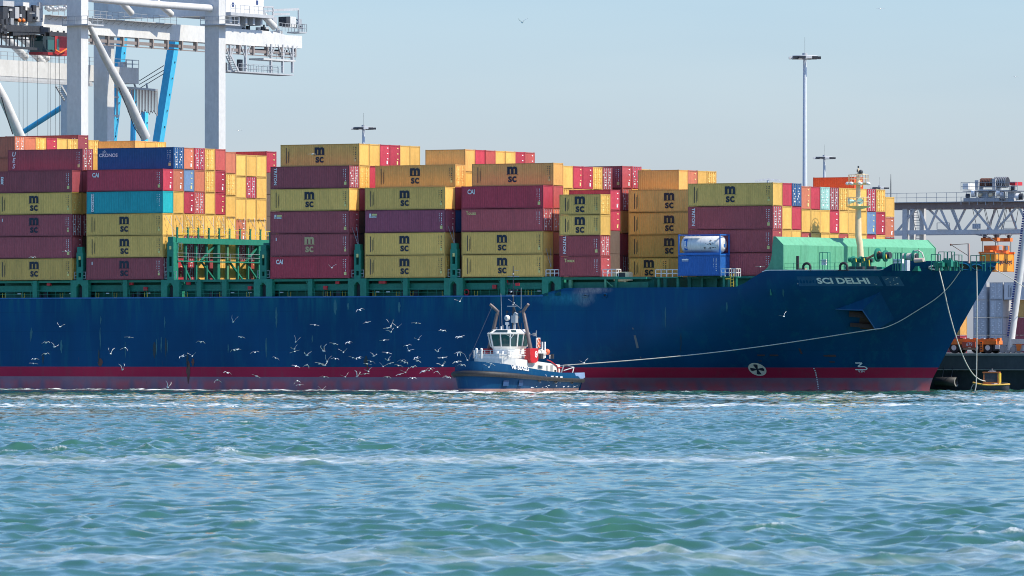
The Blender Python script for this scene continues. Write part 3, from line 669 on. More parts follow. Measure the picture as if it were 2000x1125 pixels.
# ---- breakwater
bwp = [(.7, 39.15), (HB, 41.0), (2*HB-.9, 42.9)]
bwz = lambda t: 19.30
mb = MB()
prof = [(0,14.9),(0,18.25),(-1.1,19.3),(-1.3,19.3),(-.25,18.1),(-.25,14.9)]
for (t0, a0), (t1, a1) in zip(bwp, bwp[1:]):
    vs = [(a0+x, t0, z) for x, z in prof]+[(a1+x, t1, z) for x, z in prof]; n = len(prof)
    mb.add(vs, [tuple(range(n)), tuple(range(n, 2*n))[::-1]]+[(i,i+n,(i+1)%n+n,(i+1)%n) for i in range(n)])
bw = part(mb, 'breakwater', M_mint, 'tall mint green sloping wave breaker across the foredeck')
for tt_, a0, nm in ((.58, 39.15, 0), (2*HB-.75, 42.9, 1)):
    pl = [(-2.9,14.9),(.02,14.9),(.02,18.27),(-1.1,19.33),(-1.42,19.33),(-1.55,18.2),(-1.65,17.),(-1.85,16.2),(-2.2,15.5)]
    mb = MB(); mb.prism([(a0+x, z) for x, z in pl], 1, tt_, tt_+.14); mb.build('end_plate', M_mint, bw)
for k in range(1, 13):
    t = .7+k*(2*HB-1.6)/13; a0 = 39.15+(t-.7)*.114; mb = MB(); mb.prism([(a0-.25,14.9),(a0-.25,18.),(a0-1.6,14.9)], 1, t-.06, t+.06); mb.build('buttress', M_green, bw)
mb = MB()
for k in range(1, 9):
    t = .7+k*(2*HB-1.6)/9; a0 = 39.15+(t-.7)*.114; mb.box(a0-.01, t-.03, 14.98, a0+.03, t+.03, 18.2)
mb.build('weld_rib', M_mint, bw)
# ---- foremast
tm_ = 14.4; sm = s_of(1676.5, tm_)
mz = lambda v: z_of(v, sm, tm_)
mb = MB(); lean = lambda v: (sm+s_of(1681,tm_)-s_of(1676.5,tm_) if v > 480 else sm, tm_, mz(v))
mb.tube([(sm+.3,tm_,14.98),(sm+.3,tm_,mz(500)),(sm+.22,tm_,mz(478)),(sm-.02,tm_,mz(460)),(sm-.02,tm_,mz(430)),(sm-.02,tm_,mz(408))], [.44,.42,.40,.42,.40,.34], 14)
mb.tube([(sm-.02,tm_,mz(408)),(sm-.02,tm_,mz(358)),(sm-.02,tm_,mz(345))], [.31,.28,.2], 12)
mast = part(mb, 'foremast', M_cream, 'cream tubular mast with lamp ring and platform')
mb = MB(); mb.tube([(sm,tm_,mz(409)),(sm,tm_,mz(405)),(sm,tm_,mz(402.5))], [.4,1.35,1.6], 14); mb.build('mast_platform', M_cream, mast)
mb = MB(); 
def ringrail(z, r, h, n=10, w=.05):
    pts = [(sm+r*math.cos(2*math.pi*i/n), tm_+r*math.sin(2*math.pi*i/n), z) for i in range(n+1)]
    mb.rail(pts, h, w, 5)
ringrail(mz(402.5), 1.5, 1.05); mb.build('mast_rail', M_cream, mast); mb = MB(); ringrail(mz(357), 1.25, 1.0); mb.build('mast_rail', M_cream, mast)
mb = MB(); mb.tube([(sm,tm_,mz(361)),(sm,tm_,mz(357))], [1.0,1.3], 12); mb.build('lamp_ring', M_cream, mast)
for i in range(7):
    a = 2*math.pi*i/7; x, y = sm+1.35*math.cos(a), tm_+1.35*math.sin(a); mb = MB(); mb.ball((x,y,mz(358.5)), (.30,.30,.22), 8, 5); mb.build('floodlight', M_white, mast)
mb = MB(); mb.tube([(sm,tm_,mz(350)),(sm,tm_,mz(333)),(sm,tm_,mz(325))], [.16,.12,.06], 8); mb.box(sm-.3,tm_-.3,mz(341),sm+.8,tm_+.3,mz(339.5)); mb.build('topmast', M_cream, mast)
mb = MB(); mb.ball((sm+.35,tm_,mz(336)), .3, 8, 5); mb.tube([(sm-.1,tm_,mz(336)),(sm-.1,tm_,mz(331))], .13, 8); mb.tube([(sm,tm_,mz(328)),(sm,tm_,mz(324))], .11, 8); mb.build('navigation_light', M_dark, mast)
for dx in (-1.0, .75):
    mb = MB(); mb.tube([(sm+dx*.2,tm_-.3,mz(393)),(sm+dx,tm_-.9,mz(393.5))], [.1,.42], 10); mb.build('horn', paint('horn_green', (.32,.55,.48), .4, .2), mast)
# ---- windlass, winches and fittings on the forecastle
ZF = 14.98
def wheel(u_, v_, t, r, w=.22, mat=M_green, hub=True):
    s, z = at(u_, v_, t); b = MB(); n = 18
    b.tube([(s,t,z),(s+w,t,z)], r, n); o = b.build('winch_flange', mat, wl)
    if hub: b = MB(); b.tube([(s+w,t,z),(s+w+.25,t,z)], r*.45, 10); b.build('hub', M_dark, o)
    return s, z
s, z = at(1690, 515, 8); mb = MB(); mb.box(s-2.2, 6.8, ZF, s+3.0, 9.6, ZF+.55); wl = part(mb, 'windlass', M_green)
for u_, v_, t, r in ((1713,498,8,.86),(1728,500,8,.72),(1665,508,9,.5),(1680,507,9,.42),(1697,508,8.6,.45)): wheel(u_, v_, t, r)
mb = MB(); s, z = at(1720, 499, 8); mb.tube([(s-.8,8,z),(s+1.4,8,z)], .42, 12); mb.build('winch_drum', M_dark, wl)
s, z = at(1665, 507, 9); mb = MB(); mb.tube([(s-.5,9,z),(s+3,9,z-.1)], .3, 10); mb.box(s+.1,8.6,ZF+.5,s+.8,9.4,z+.2); mb.box(s+1.5,8.4,ZF+.5,s+2.5,9.4,z+.3); mb.build('gearbox', M_green, wl)
mb = MB(); rr = random.Random(2)
for i in range(9):
    u_ = 1694+i*2.9; v_ = 505-i*1.55; p = P(u_, v_, 7.6); mb.ball(p, (.2,.14,.15), 6, 4)
mb.build('anchor_chain', paint('chain_rust', (.45,.20,.12), .8, .5), wl)
for u_, v0, v1 in ((1671,505,512),(1687,504,510),(1697,508,522),(1730,497,505),(1684,512,512)):
    a, b = P(u_,v0,6.9), P(u_+1.5,v1,6.9); mb = MB(); mb.bar(a, b, .12); mb.build('brake_lever', M_yellow, wl)
mb = MB()
for u_ in (1668,1680,1702): p = P(u_, 520, 5.5); mb.box(p.x-.5,5.2,ZF,p.x+.5,5.9,p.z)
mb.build('foundation', M_dark, wl)
s, z = at(1775, 502, 9); mb = MB(); mb.box(s-1.6, 8, ZF, s+1.8, 10, ZF+.6); wl2 = part(mb, 'mooring_winch', M_green); wl = wl2
for u_, v_, r in ((1770,503,.62),(1785,500,.75)): wheel(u_, v_, 9, r)
mb = MB(); s, z = at(1777, 502, 9); mb.tube([(s-.9,9,z),(s+.9,9,z)], .5, 12); mb.build('rope_drum', M_rope, wl2)
mb = MB(); pts = [P(u_, v_, 8.6) for u_, v_ in ((1786,490),(1794,489),(1801,494),(1804,503),(1806,511))]; mb.tube(pts, .09, 6); mb.build('hawser', M_rope, wl2)
mb = MB(); p = P(1795, 508, 6); mb.tube([(p.x-.6,6,ZF+1.3),(p.x+.6,6,ZF+1.35)], [.3,.25], 8); mb.build('coiled_rope', paint('coil_pink', (.55,.42,.36), .9, .3), wl2)
def chock(u_):
    s, z = at(u_, 528, .9); b = MB(); pts = [(s-.5,1.,ZF),(s-.5,1.,ZF+.55)]+[(s-.5*math.cos(a),1.,ZF+.55+.42*math.sin(a)) for a in np.linspace(.3, 2.84, 7)]+[(s+.5,1.,ZF+.55),(s+.5,1.,ZF)]
    b.tube(pts, .16, 8); b.box(s-.7,.8,ZF,s+.7,1.2,ZF+.12); o = part(b, 'mooring_chock', M_black)
chock(1575); chock(1647)
s1 = s_of(1558, 1.4); mb = MB(); mb.tube([(s1,1.4,ZF),(s1,1.4,ZF+1.9)], .2, 10); part(mb, 'roller_post', M_black)
mb = MB(); p = P(1568, 524, 1.8); mb.box(p.x-.4,1.6,ZF,p.x+.4,2.1,ZF+.35); part(mb, 'rope_heap', paint('heap_tan', (.5,.33,.2), .9, .4))
for (u0, u1, v0, mt) in ((1601,1616,493,M_green),(1744,1753,494,M_green),(1754,1761,494,M_green)):
    t = 2.2; s0, s1 = s_of(u0,t), s_of(u1,t); zt_ = z_of(v0,s0,t); b = MB()
    for s in (s0, s1): b.bar((s,t,ZF),(s,t,zt_), .07); b.bar((s,t+.7,ZF),(s,t+.7,zt_), .07)
    for zz in (zt_, ZF+(zt_-ZF)*.55): b.bar((s0,t,zz),(s1,t,zz), .07); b.bar((s1,t,zz),(s1,t+.7,zz), .07)
    o = part(b, 'rail_cage', mt)
    b = MB(); sc = (s0+s1)/2; b.box(sc-.32,t+.05,ZF+.75 if u0 < 1700 else ZF+.9,sc+.32,t+.5,ZF+1.45); b.build('control_box', M_white, o)
mb = MB(); sq0 = s_of(1532, 1.2); sq1 = s_of(1690, 1.2); mb.rail([(sq0,.9,ZF),(sq1,1.3,ZF)], 1.0, .04, 1.5); part(mb, 'edge_rail', M_green)
for (u0, u1, v0, t) in ((1819,1831,497,4),(1833.5,1844,492,6),(1851,1858.5,492,6),(1861,1873,498,8),(1896,1918,499,11),(1924,1945,496,14)):
    s0, s1 = s_of(u0,t), s_of(u1,t); zt_ = z_of(v0,s0,t); b = MB(); b.rail([(s0,t,ZF),(s1,t,ZF)], zt_-ZF, .08, .7); b.rail([(s1,t,ZF),(s1,t+.8,ZF)], zt_-ZF, .08, .8); part(b, 'rail_cage', M_green)
for u_, t, w, h in ((1833,5,.8,.9),(1842,6,.7,.8),(1862,8,.9,1.),(1850,6,1.2,1.25)):
    s1 = s_of(u_, t); mb = MB(); mb.tube([(s1-.3,t,ZF),(s1-.3,t,ZF+h+.3)], .2, 8); mb.tube([(s1+.4,t,ZF),(s1+.4,t,ZF+h+.3)], .2, 8); mb.box(s1-.6,t-.3,ZF+.5,s1+.7,t+.3,ZF+h+.1); part(mb, 'bollard', M_green)
mb = MB(); p = P(1766, 508, 5); mb.box(p.x-.5,4.8,ZF,p.x+.5,5.6,p.z); part(mb, 'deck_box', paint('box_grey', (.5,.55,.6), .5, .3))
# jack staff with stay
t = 12.; a, b = P(1892.5, 514, t), P(1892, 476, t); mb = MB(); mb.tube([a, b], .15, 8); js = part(mb, 'jack_staff', paint('staff_pink', (.55,.35,.30), .6, .3))
mb = MB(); mb.tube([b, P(1857.5,478,t)], .04, 5); mb.tube([P(1857.5,478,t), P(1892,500,t)], .04, 5); mb.ball(P(1857,478,t), .14, 6, 4); mb.build('derrick_boom', M_rust, js)
# ------------------------------------------------------------------ shipping containers
CC = {'Y':('mustard yellow',(.80,.485,.12)), 'T':('tan yellow',(.80,.445,.125)), 'V':('olive yellow',(.76,.48,.12)), 'N':('reddish maroon',(.45,.08,.09)), 'M':('dark maroon',(.36,.07,.085)),  # tan, olive repeat mustard and reddish repeats maroon, local light put into the colour
      'C':('crimson',(.50,.045,.075)), 'R':('brick red',(.52,.10,.085)), 'O':('faded orange',(.62,.20,.11)), 'B':('deep blue',(.008,.085,.25)),
      'G':('grey blue',(.16,.26,.42)), 'E':('teal',(.010,.42,.46)), 'L':('pale mint',(.36,.66,.60)), 'P':('purple maroon',(.30,.065,.11)), 'X':('bright blue',(.010,.13,.46)),
      'W':('white',(.76,.76,.76)), 'S':('silver grey',(.50,.52,.54)), 'F':('orange',(.72,.10,.02)), 'H':('bright orange',(.85,.30,.02))}
CMAT = {k: paint('container_'+v[0].replace(' ','_'), v[1], .5, .45, .5 if k not in 'WS' else .1, scale=.55, var=.15) for k, v in CC.items()}
CDARK = {k: paint('container_frame_'+v[0].replace(' ','_'), tuple(x*.72 for x in v[1]), .55, .4, .4, scale=.55, var=.09) for k, v in CC.items()}
M_rod = paint('lock_rod_zinc', (.55,.55,.55), .5, .3)
CW = 2.438
_cm = {}
def corr(n0, n1, period, depth, z0, z1, horiz):
    """trapezoid corrugated sheet from n0 to n1; horiz(a, d, z) -> point with d the inward depth"""
    prof = []; x = n0
    while x < n1-period*.5:
        prof += [(x, 0), (x+period*.27, 0), (x+period*.5, depth), (x+period*.77, depth)]; x += period
    prof.append((n1, 0)); b = MB()
    vs = [horiz(a, d, z) for z in (z0, z1) for a, d in prof]; k = len(prof)
    return b.add(vs, [(i, i+1, i+1+k, i+k) for i in range(k-1)])
def cmesh(L, H):
    if (L, H) in _cm: return _cm[(L, H)]
    f = MB(); p = .13
    for x in (0, L-p):
        for y in (0, CW-p): f.box(x, y, .02, x+p, y+p, H)
    for y in (0, CW-.08): f.box(p, y+.004, .03, L-p, y+.076, .17); f.box(p, y+.004, H-.11, L-p, y+.076, H-.015)
    for x in (0, L-.09): f.box(x+.004, p, .03, x+.086, CW-p, .16); f.box(x+.004, p, H-.14, x+.086, CW-p, H-.02)
    for x in (-.004, L-.174):                                    # corner castings
        for y in (-.004, CW-.158):
            f.box(x, y, 0, x+.178, y+.162, .118); f.box(x, y, H-.118, x+.178, y+.162, H+.004)
    b = MB()                                                     # roof, floor, far side and aft end
    b.box(.05, .05, H-.06, L-.1, CW-.05, H-.025); b.box(.05, .06, .10, L-.1, CW-.05, .16)
    b.add([(p,CW-.02,.15),(L-p,CW-.02,.15),(L-p,CW-.02,H-.1),(p,CW-.02,H-.1)], [(3,2,1,0)])
    b.add([(.03,p,.15),(.03,CW-p,.15),(.03,CW-p,H-.1),(.03,p,H-.1)], [(0,3,2,1)])
    s = corr(p, L-p, .278, .04, .17, H-.11, lambda a, d, z: (a, .018+d, z))
    e = corr(p, CW-p, .242, .045, .15, H-.13, lambda a, d, z: (L-.02-d, a, z))
    ds = []; rd = []; mk = []
    for k in range(2):
        y0, y1 = (p+.01, CW/2-.008) if k == 0 else (CW/2+.008, CW-p-.01)
        d = MB(); d.box(L-.075, y0, .16, L-.035, y1, H-.14)
        for j in range(4):
            za = .24+j*(H-.5)/4; d.box(L-.037, y0+.06, za, L-.012, y1-.06, za+(H-.5)/4-.12)
        ds.append(d)
        r_ = MB()
        for fy in (.22, .72):
            y = y0+(y1-y0)*fy; r_.bar((L+.012,y,.1),(L+.012,y,H-.1), .042)
            for zz in (.18, H*.33, H*.66, H-.22): r_.box(L-.01, y-.07, zz-.03, L+.02, y+.07, zz+.03)
        r_.bar((L+.03,y0+(y1-y0)*.22,1.15),(L+.03,y0+(y1-y0)*.55,1.15), .035); rd.append(r_)
        q = MB(); rr = random.Random(k+5)
        for j in range(6):
            yy, zz = y0+rr.uniform(.08,.6), .4+j*(H-.8)/6+rr.uniform(0,.15); w, h = rr.uniform(.12,.38), rr.uniform(.05,.2)
            q.add([(L+.004,yy,zz),(L+.004,yy+w,zz),(L+.004,yy+w,zz+h),(L+.004,yy,zz+h)], [(0,1,2,3)])
        mk.append(q)
    q = MB(); rr = random.Random(1)                              # code panel near the right of an end wall
    for j in range(3): zz = H-.5-j*.7; q.add([(L+.002,CW-.75,zz),(L+.002,CW-.45,zz),(L+.002,CW-.45,zz+.12),(L+.002,CW-.75,zz+.12)], [(0,1,2,3)])
    q.add([(L+.002,1.6,.35),(L+.002,1.9,.35),(L+.002,1.9,.8),(L+.002,1.6,.8)], [(0,1,2,3)])
    def mm(mb, nm):
        me = mb.mesh(nm, [None]); return me
    _cm[(L, H)] = dict(frame=mm(f,'frame'), body=mm(b,'body'), side=mm(s,'side_wall'), end=mm(e,'end_wall'), door=[mm(d,'door') for d in ds], rod=[mm(x,'lock_rod') for x in rd], mark=[mm(x,'door_marking') for x in mk], code=mm(q,'end_marking'))
    return _cm[(L, H)]
def child(me, name, mat, par):
    o = bpy.data.objects.new(name, me); col.objects.link(o); o.parent = par
    o.material_slots[0].link = 'OBJECT'; o.material_slots[0].material = mat; return o
# side lettering, meshes shared by all containers that carry it
_dm = {}
def quads(l):
    b = MB()
    for x0, z0, x1, z1 in l: b.add([(x0,-.012,z0),(x1,-.012,z0),(x1,-.012,z1),(x0,-.012,z1)], [(0,1,2,3)])
    return b
def fn(x0, z0, vert=False):
    if vert: return lambda x, y: (x0+y, -.012, z0-x)
    return lambda x, y: (x0+x, -.012, z0+y)
def decal(key, L, H):
    k = (key, L, H)
    if k in _dm: return _dm[k]
    out = []                                                     # (name, MB, material)
    def small_marks(dark):
        q = []; rr = random.Random(3)
        for x, n_ in ((L-.95, 5), (L-.62, 7)):
            for j in range(n_): zz = H-.55-j*.24; q.append((x, zz, x+rr.uniform(.05,.16), zz+rr.uniform(.06,.16)))
        return quads(q)
    if key == 'msc' or key == 'mscd' or key == 'msct':
        b = MB(); c = L*.497; z = H*.52
        b.text('m', 1.78, fn(c, z+.62), .045, squeeze=1.14); b.text('sc', 1.46, fn(c, z-.54), .028, squeeze=1.06)
        b.add([(c-.98,-.012,z-.10),(c-.55,-.012,z-.02),(c+.55,-.012,z-.02),(c+.98,-.012,z-.10),(c+.55,-.012,z+.06),(c-.55,-.012,z+.06)], [(0,1,2,3,4,5)])
        mt = {'msc':M_decald,'mscd':M_decald,'msct':M_decalb}[key]
        out.append(('logo', b.mesh('logo', mt)))
        q = quads([(.85,.45,.95,H-.45),(1.2,.5,1.26,H-.9),(1.32,.7,1.36,H-.6)]) if key == 'msc' else quads([(.85,H-.9,1.0,H-.5)])
        out.append(('side_marking', q.mesh('side_marking', M_decald if key == 'msc' else M_decalw)))
        out.append(('data_marking', small_marks(1).mesh('data_marking', M_decald if key == 'msc' else M_decalw)))
        out.append(('hazard_label', quads([(L-.75,.55,L-.45,.85),(L-.75,.95,L-.6,1.1)]).mesh('hazard_label', M_decaly)))
    else:
        if key == 'triton': b = MB(); b.text('TRITON', .62, fn(.75, H*.55, True), .02, squeeze=1.0); out.append(('logo', b.mesh('logo', M_decalw)))
        if key == 'cai': b = MB(); b.text('CAI', .80, fn(1.45, H-.75), .035, squeeze=.86); out.append(('logo', b.mesh('logo', M_decalw)))
        if key == 'touax': b = MB(); b.text('Touax', .62, fn(1.45, H-.55), .02, squeeze=.95); out.append(('logo', b.mesh('logo', M_decaly)))
        if key == 'ues':
            b = MB(); 
            for i, ch in enumerate('UES'): b.text(ch, .85, fn(.95, H-.62-i*.80), .03, shear=.25)
            out.append(('logo', b.mesh('logo', M_decalw)))
        if key == 'tex': b = MB(); b.text('tex', .80, fn(.9, H*.58, True), .03, shear=.2); out.append(('logo', b.mesh('logo', M_decalw)))
        if key == 'cronos':
            b = MB(); b.text('CRONOS', .62, fn(1.75, H-.98), .03, squeeze=1.15)
            for i in range(5): a = math.pi*(i/4); b.add([(1.1,-.012,H-.62),(1.1+.34*math.cos(a)-.05,-.012,H-.60+.3*math.sin(a)),(1.1+.36*math.cos(a)+.06,-.012,H-.60+.34*math.sin(a))], [(0,1,2)])
            b.add([(.75,-.012,H-.66),(1.45,-.012,H-.66),(1.45,-.012,H-.60),(.75,-.012,H-.60)], [(0,1,2,3)])
            out.append(('logo', b.mesh('logo', M_decalw)))
        if key == 'beacon':
            out.append(('logo', quads([(.65,H-.95,.95,H-.42),(.78,H-.95,1.75,H-.72)]).mesh('logo', M_decalw))); out.append(('logo', quads([(1.05,H-.68,1.8,H-.45)]).mesh('logo', M_decaly)))
            b = MB(); b.text('BEACON', .22, lambda x, y: (1.3+x,-.02,H-.835+y), .01); out.append(('logo_lettering', b.mesh('logo_lettering', M_decald)))
        if key == 'dong':
            out.append(('logo_panel', quads([(.72,.22,1.18,H-.28)]).mesh('logo_panel', M_decalw))); b = MB(); b.text('DONG FANG', .42, lambda x, y: (.95+y,-.02,H*.47+x), .015); out.append(('logo', b.mesh('logo', M_decald)))
        if key == 'swd': out.append(('logo', quads([(.55,H-.62,1.5,H-.45),(.55,H-.74,1.5,H-.68)]).mesh('logo', M_decalw)))
        out.append(('data_marking', small_marks(0).mesh('data_marking', M_decalw)))
        if key not in ('swd', 'dong', 'touax'): out.append(('hazard_label', quads([(L-.80,.42,L-.42,.82)]).mesh('hazard_label', M_decaly)))
    _dm[k] = out; return out
DEC = {'msc':'dark two-line logo','mscd':'faint dark two-line logo','msct':'tan two-line logo','triton':'white vertical lettering','cai':'white three-letter logo','touax':'yellow lettering',
       'ues':'three white stacked letters','tex':'short white vertical word','cronos':'white crest and word','beacon':'white and yellow tag','dong':'white vertical name strip','swd':'tiny white lettering','plain':'unmarked side'}
ORD = ['zero','one','two','three','four','five','six','seven','eight','nine','ten','eleven','twelve','thirteen','fourteen']
BAYN = {0:'third bay aft of gap', 1:'second bay aft of gap', 2:'first bay aft of gap', 3:'first bay forward of gap', 4:'second bay forward of gap',
        5:'third bay forward of gap', 6:'short bay on foredeck', 7:'stack behind the tank', 8:'bay behind green breakwater'}
GRP = 'containers stacked on the ship'
def container(code, endk, L, H, loc, rz, label, group, dec=None, cat='container', name='shipping_container'):
    ms = cmesh(L, H); o = bpy.data.objects.new(name, None); o.empty_display_size = .5; col.objects.link(o)
    o.location = loc; o.rotation_euler = (0, 0, rz); tag(o, label, cat, group); mt = CMAT[code]
    child(ms['frame'], 'frame', CDARK[code], o); child(ms['body'], 'body', mt, o); child(ms['side'], 'side_wall', mt, o)
    if endk == 'd':
        for k in range(2):
            d = child(ms['door'][k], 'door', mt, o); child(ms['rod'][k], 'lock_rod', M_rod if code not in 'YTV' else CMAT[code], d)
            child(ms['mark'][k], 'door_marking', M_decalw if code not in 'YTV' else M_decaly, d)
    else:
        child(ms['end'], 'end_wall', mt, o)
        if code not in 'YTV' and random.random() < .6: child(ms['code'], 'end_marking', random.choice([M_decaly, M_decalw]), o)
    if dec and dec != 'plain' or dec == 'plain':
        for nm, me in decal(dec, L, H):
            c_ = bpy.data.objects.new(nm, me); col.objects.link(c_); c_.parent = o
    return o
GAPZ = .024; RP = 2.48; HQ, HS = 2.896, 2.591
filler = MB()
placed = set()
def stack(bay, row, tiers, decs=None, s0=None, L=12.19, z0=ZB, H=HQ, first=1, drop=0., place=None):
    """tiers bottom to top; '' = hidden inside the load. Codes: colour letter + d (doors) or w (end wall), optional s = standard height"""
    decs = decs or {}; z = z0; s0 = BAY[bay] if s0 is None else s0; t0 = row*RP
    for i, c in enumerate(tiers):
        h = HS if c.endswith('s') or i < int(drop/.3+.35) else H; tier = i+1
        if c == '' :
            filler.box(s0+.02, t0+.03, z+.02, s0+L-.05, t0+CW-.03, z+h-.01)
        else:
            cd, ek = c[0], c[1]; dec = decs.get(tier)
            what = CC[cd][0]+' container'
            feat = DEC[dec] if dec else ('door end' if ek == 'd' else 'ribbed end')
            rowt = 'outermost row' if row == 0 else 'row '+ORD[row+1]
            lab = f"{what}, {feat}, tier {ORD[tier]}, {rowt}, {BAYN[place or bay]}"
            if place == 'half': lab = f"{what}, {feat}, tier {ORD[tier]}, {rowt}, short container of the foredeck"
            container(cd, ek, L, h, W(s0+random.uniform(-.03,.03), t0+random.uniform(-.015,.015), z), -TH, lab, GRP, dec)
        z += h+GAPZ
    return z
e6 = ['']*6
# bay 0 and 1 (aft edge of the picture)
for r, top in ((3,['Ew','Ow','Od']),(4,['Rw','Ow']),(5,['Lw','Yd']),(6,['Yw','Cw']),(7,['Yw','Yw']),(8,['Yw','Yd'])):
    stack(0, r, ['']*(7-len(top))+top, drop=.85)
stack(0, 9, ['']*5+['Cd','Mw'], {7:'plain'}, drop=.3); stack(0, 10, ['']*5+['Yw','Yd'], drop=.9); stack(0, 11, ['']*6+['Yd'], drop=1.5)
for r in (0, 1, 2): stack(0, r, ['']*5)
stack(1, 0, ['Yd','Mw','Md','Yd','Mw'], {1:'msc',2:'plain',3:'mscd',4:'msc',5:'tex'})
stack(1, 1, ['','','Md','Yw','Mw','Md'], {6:'ues'})
for r in (2, 3, 4, 5): stack(1, r, ['']*5+['Yd' if r == 3 else 'Yw'], drop=.55)
for r, c in ((6,'Tw'),(7,'Yw'),(8,'Yd')): stack(1, r, ['']*6+[c], s0=-74.4, L=6.06, drop=1.4)
for r in (6, 7, 8): stack(1, r, ['']*6, L=6.06, drop=1.4)
# bay 2: its forward faces stand open to the empty bay
stack(2, 0, ['Md','Yw','Yw','Ew','Cw'], {1:'mscd',2:'msc',3:'msc',4:'dong',5:'cai'})
stack(2, 1, ['Cw','Yw','Yw','Yw','Ow','Bd'], {6:'cronos'})
stack(2, 2, ['Cd','Md','Yd','Cw','Gw','Ow'], drop=.02); stack(2, 3, ['Yw','Md','Yd','Rd','Ow','Cd'], drop=.03); stack(2, 4, ['Mw','Yw','Yw','Yw','Yd','Yd'], drop=.05); stack(2, 5, ['Yd','Yd','Yd','Cw','Cw','Rw'], drop=.08)
stack(2, 6, ['Yw','Yw','Yw','Yw','Yd','Ow'], drop=.36); stack(2, 7, ['Yd','Cd','Ow','Yw','Yw','Yw'], drop=.5); stack(2, 8, ['Rw','Md','Yw','Yw','Cd','Yw'], drop=.5); stack(2, 9, ['Cw','Cd','Yw','Yw','Yw','Yw'], drop=.5)
stack(2, 10, ['']*5+['Cw'], drop=.15)
for r in (11, 12): stack(2, r, ['']*5)
# bay 3
stack(3, 0, ['Cw','Mw','Mw','Yw','Md'], {1:'cai',2:'msct',3:'beacon',4:'msc',5:'triton'})
stack(3, 1, ['','','','Mw','Yd','Yw'], {6:'msc'}); stack(3, 2, ['','','','','Cw','Yw']); stack(3, 3, ['']*5+['Cw'])
stack(3, 4, ['']*5+['Cw']); stack(3, 5, ['']*5+['Yw']); stack(3, 6, ['']*5+['Yw'])
for r in range(7, 13): stack(3, r, ['']*5)
# bay 4
stack(4, 0, ['Yd','Yw','Pw','Yw'], {1:'msc',2:'msc',3:'beacon',4:'msc'})
stack(4, 1, ['','','Bw','Mw','Td'], {5:'msc'})
for r, c in ((2,'Tw'),(3,'Cw'),(4,'Rw'),(5,'Yw'),(6,'Yw'),(7,'Cw'),(8,'Rw')):
    stack(4, r, ['']*4+(['Yw'] if r == 2 else [''])+[c], {}, s0=-16.09, L=6.06, drop=.9); stack(4, r, ['']*5, L=6.06, drop=.9)
for r in range(9, 13): stack(4, r, ['']*5)
# bay 5
stack(5, 0, ['Yw','Yw','Nd','Cw'], {1:'msc',2:'msc',3:'touax',4:'cai'})
stack(5, 1, ['Cw','Ow','Od','Rw','Tw'], {5:'msc'})
for r, lo, c in ((2,'Yd','Yw'),(3,'Yd','Cw'),(4,'Yd','Cw'),(5,'Yd','Yd'),(6,'Cd','Md')): stack(5, r, ['']*2+['Yw',lo,c], drop=.38)
stack(5, 8, ['Nd','Nw','Tw','Rd','Nw'], {5:'plain'}); stack(5, 9, ['']*3+['Yw','Cd']); stack(5, 10, ['']*4+['Yw'], drop=.3); stack(5, 11, ['']*4+['Yw'], drop=.6); stack(5, 12, ['']*4+['Cw'], drop=1.5)
# short bay and long stack behind the tank container
stack(6, 0, ['Nws','Nds','Vws','Vds'], {1:'touax',2:'triton',3:'msc',4:'msc'}, L=6.06)
stack(6, 1, ['','','Cws','Cws'], L=6.06)
zt = stack(7, 7, ['Tws'], {1:'msc'}, L=6.06, place=6); stack(7, 7, ['Tws'], {}, s0=13.14, L=6.06, place=7)
for i, c in enumerate(('Tw','Tw','Tw')):
    container('T', 'w', 12.19, HQ, W(7.03, 7*RP, ZB+HS+GAPZ+i*(HQ+GAPZ)), -TH, f"tan yellow container with dark two-line logo, {['lowest','middle','topmost'][i]} of three long ones behind the tank", GRP, 'msc')
stack(6, 8, ['']*4+['Tw'], L=6.06, drop=.6); stack(6, 9, ['']*4+['Ow'], L=6.06, drop=.6); stack(6, 10, ['']*4+['Yw'], L=6.06, drop=.6); stack(6, 11, ['']*4+['Yd'], L=6.06, drop=.6); stack(6, 12, ['']*4, L=6.06)
# bay 8 behind the breakwater
B8 = ['MwRwRdYw', 'YwYwYwCw', 'YwYwCwBd', 'YwRwYwOw', 'CwYwYwCw', 'YwYwYwLd', 'MwYwCwMd', 'YwRwYwYd', 'CwYwYwYw', 'YwYwYwYw', 'MwCwGwCd', 'YwYwCwYd', 'CwMwOwYw']
for r, sx in enumerate(B8):
    t4 = [sx[i:i+2] for i in range(0, 8, 2)]
    if r == 0: t4 = ['Nw','Nw','Nd','Vw']; dd = {1:'plain',2:'plain',3:'triton',4:'msc'}
    else: dd = {}
    if r == 12: t4 = [c+'s' for c in t4]
    stack(8, r+1, t4, dd, drop=0 if r < 3 else .22 if r < 6 else .28 if r < 12 else .5)
container('F', 'w', 6.06, HS, W(s_of(1588, 13*RP), 13*RP, ZB+4*(HS+GAPZ)), -TH, 'bright orange short container on top of the bay behind the green breakwater', GRP)
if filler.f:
    o = quayobj(filler, 'container_stack', paint('container_inner', (.12,.08,.06), .7, .4), 'stuff'); tag(o, 'dark inner mass of stacked containers hidden inside the load', 'containers')
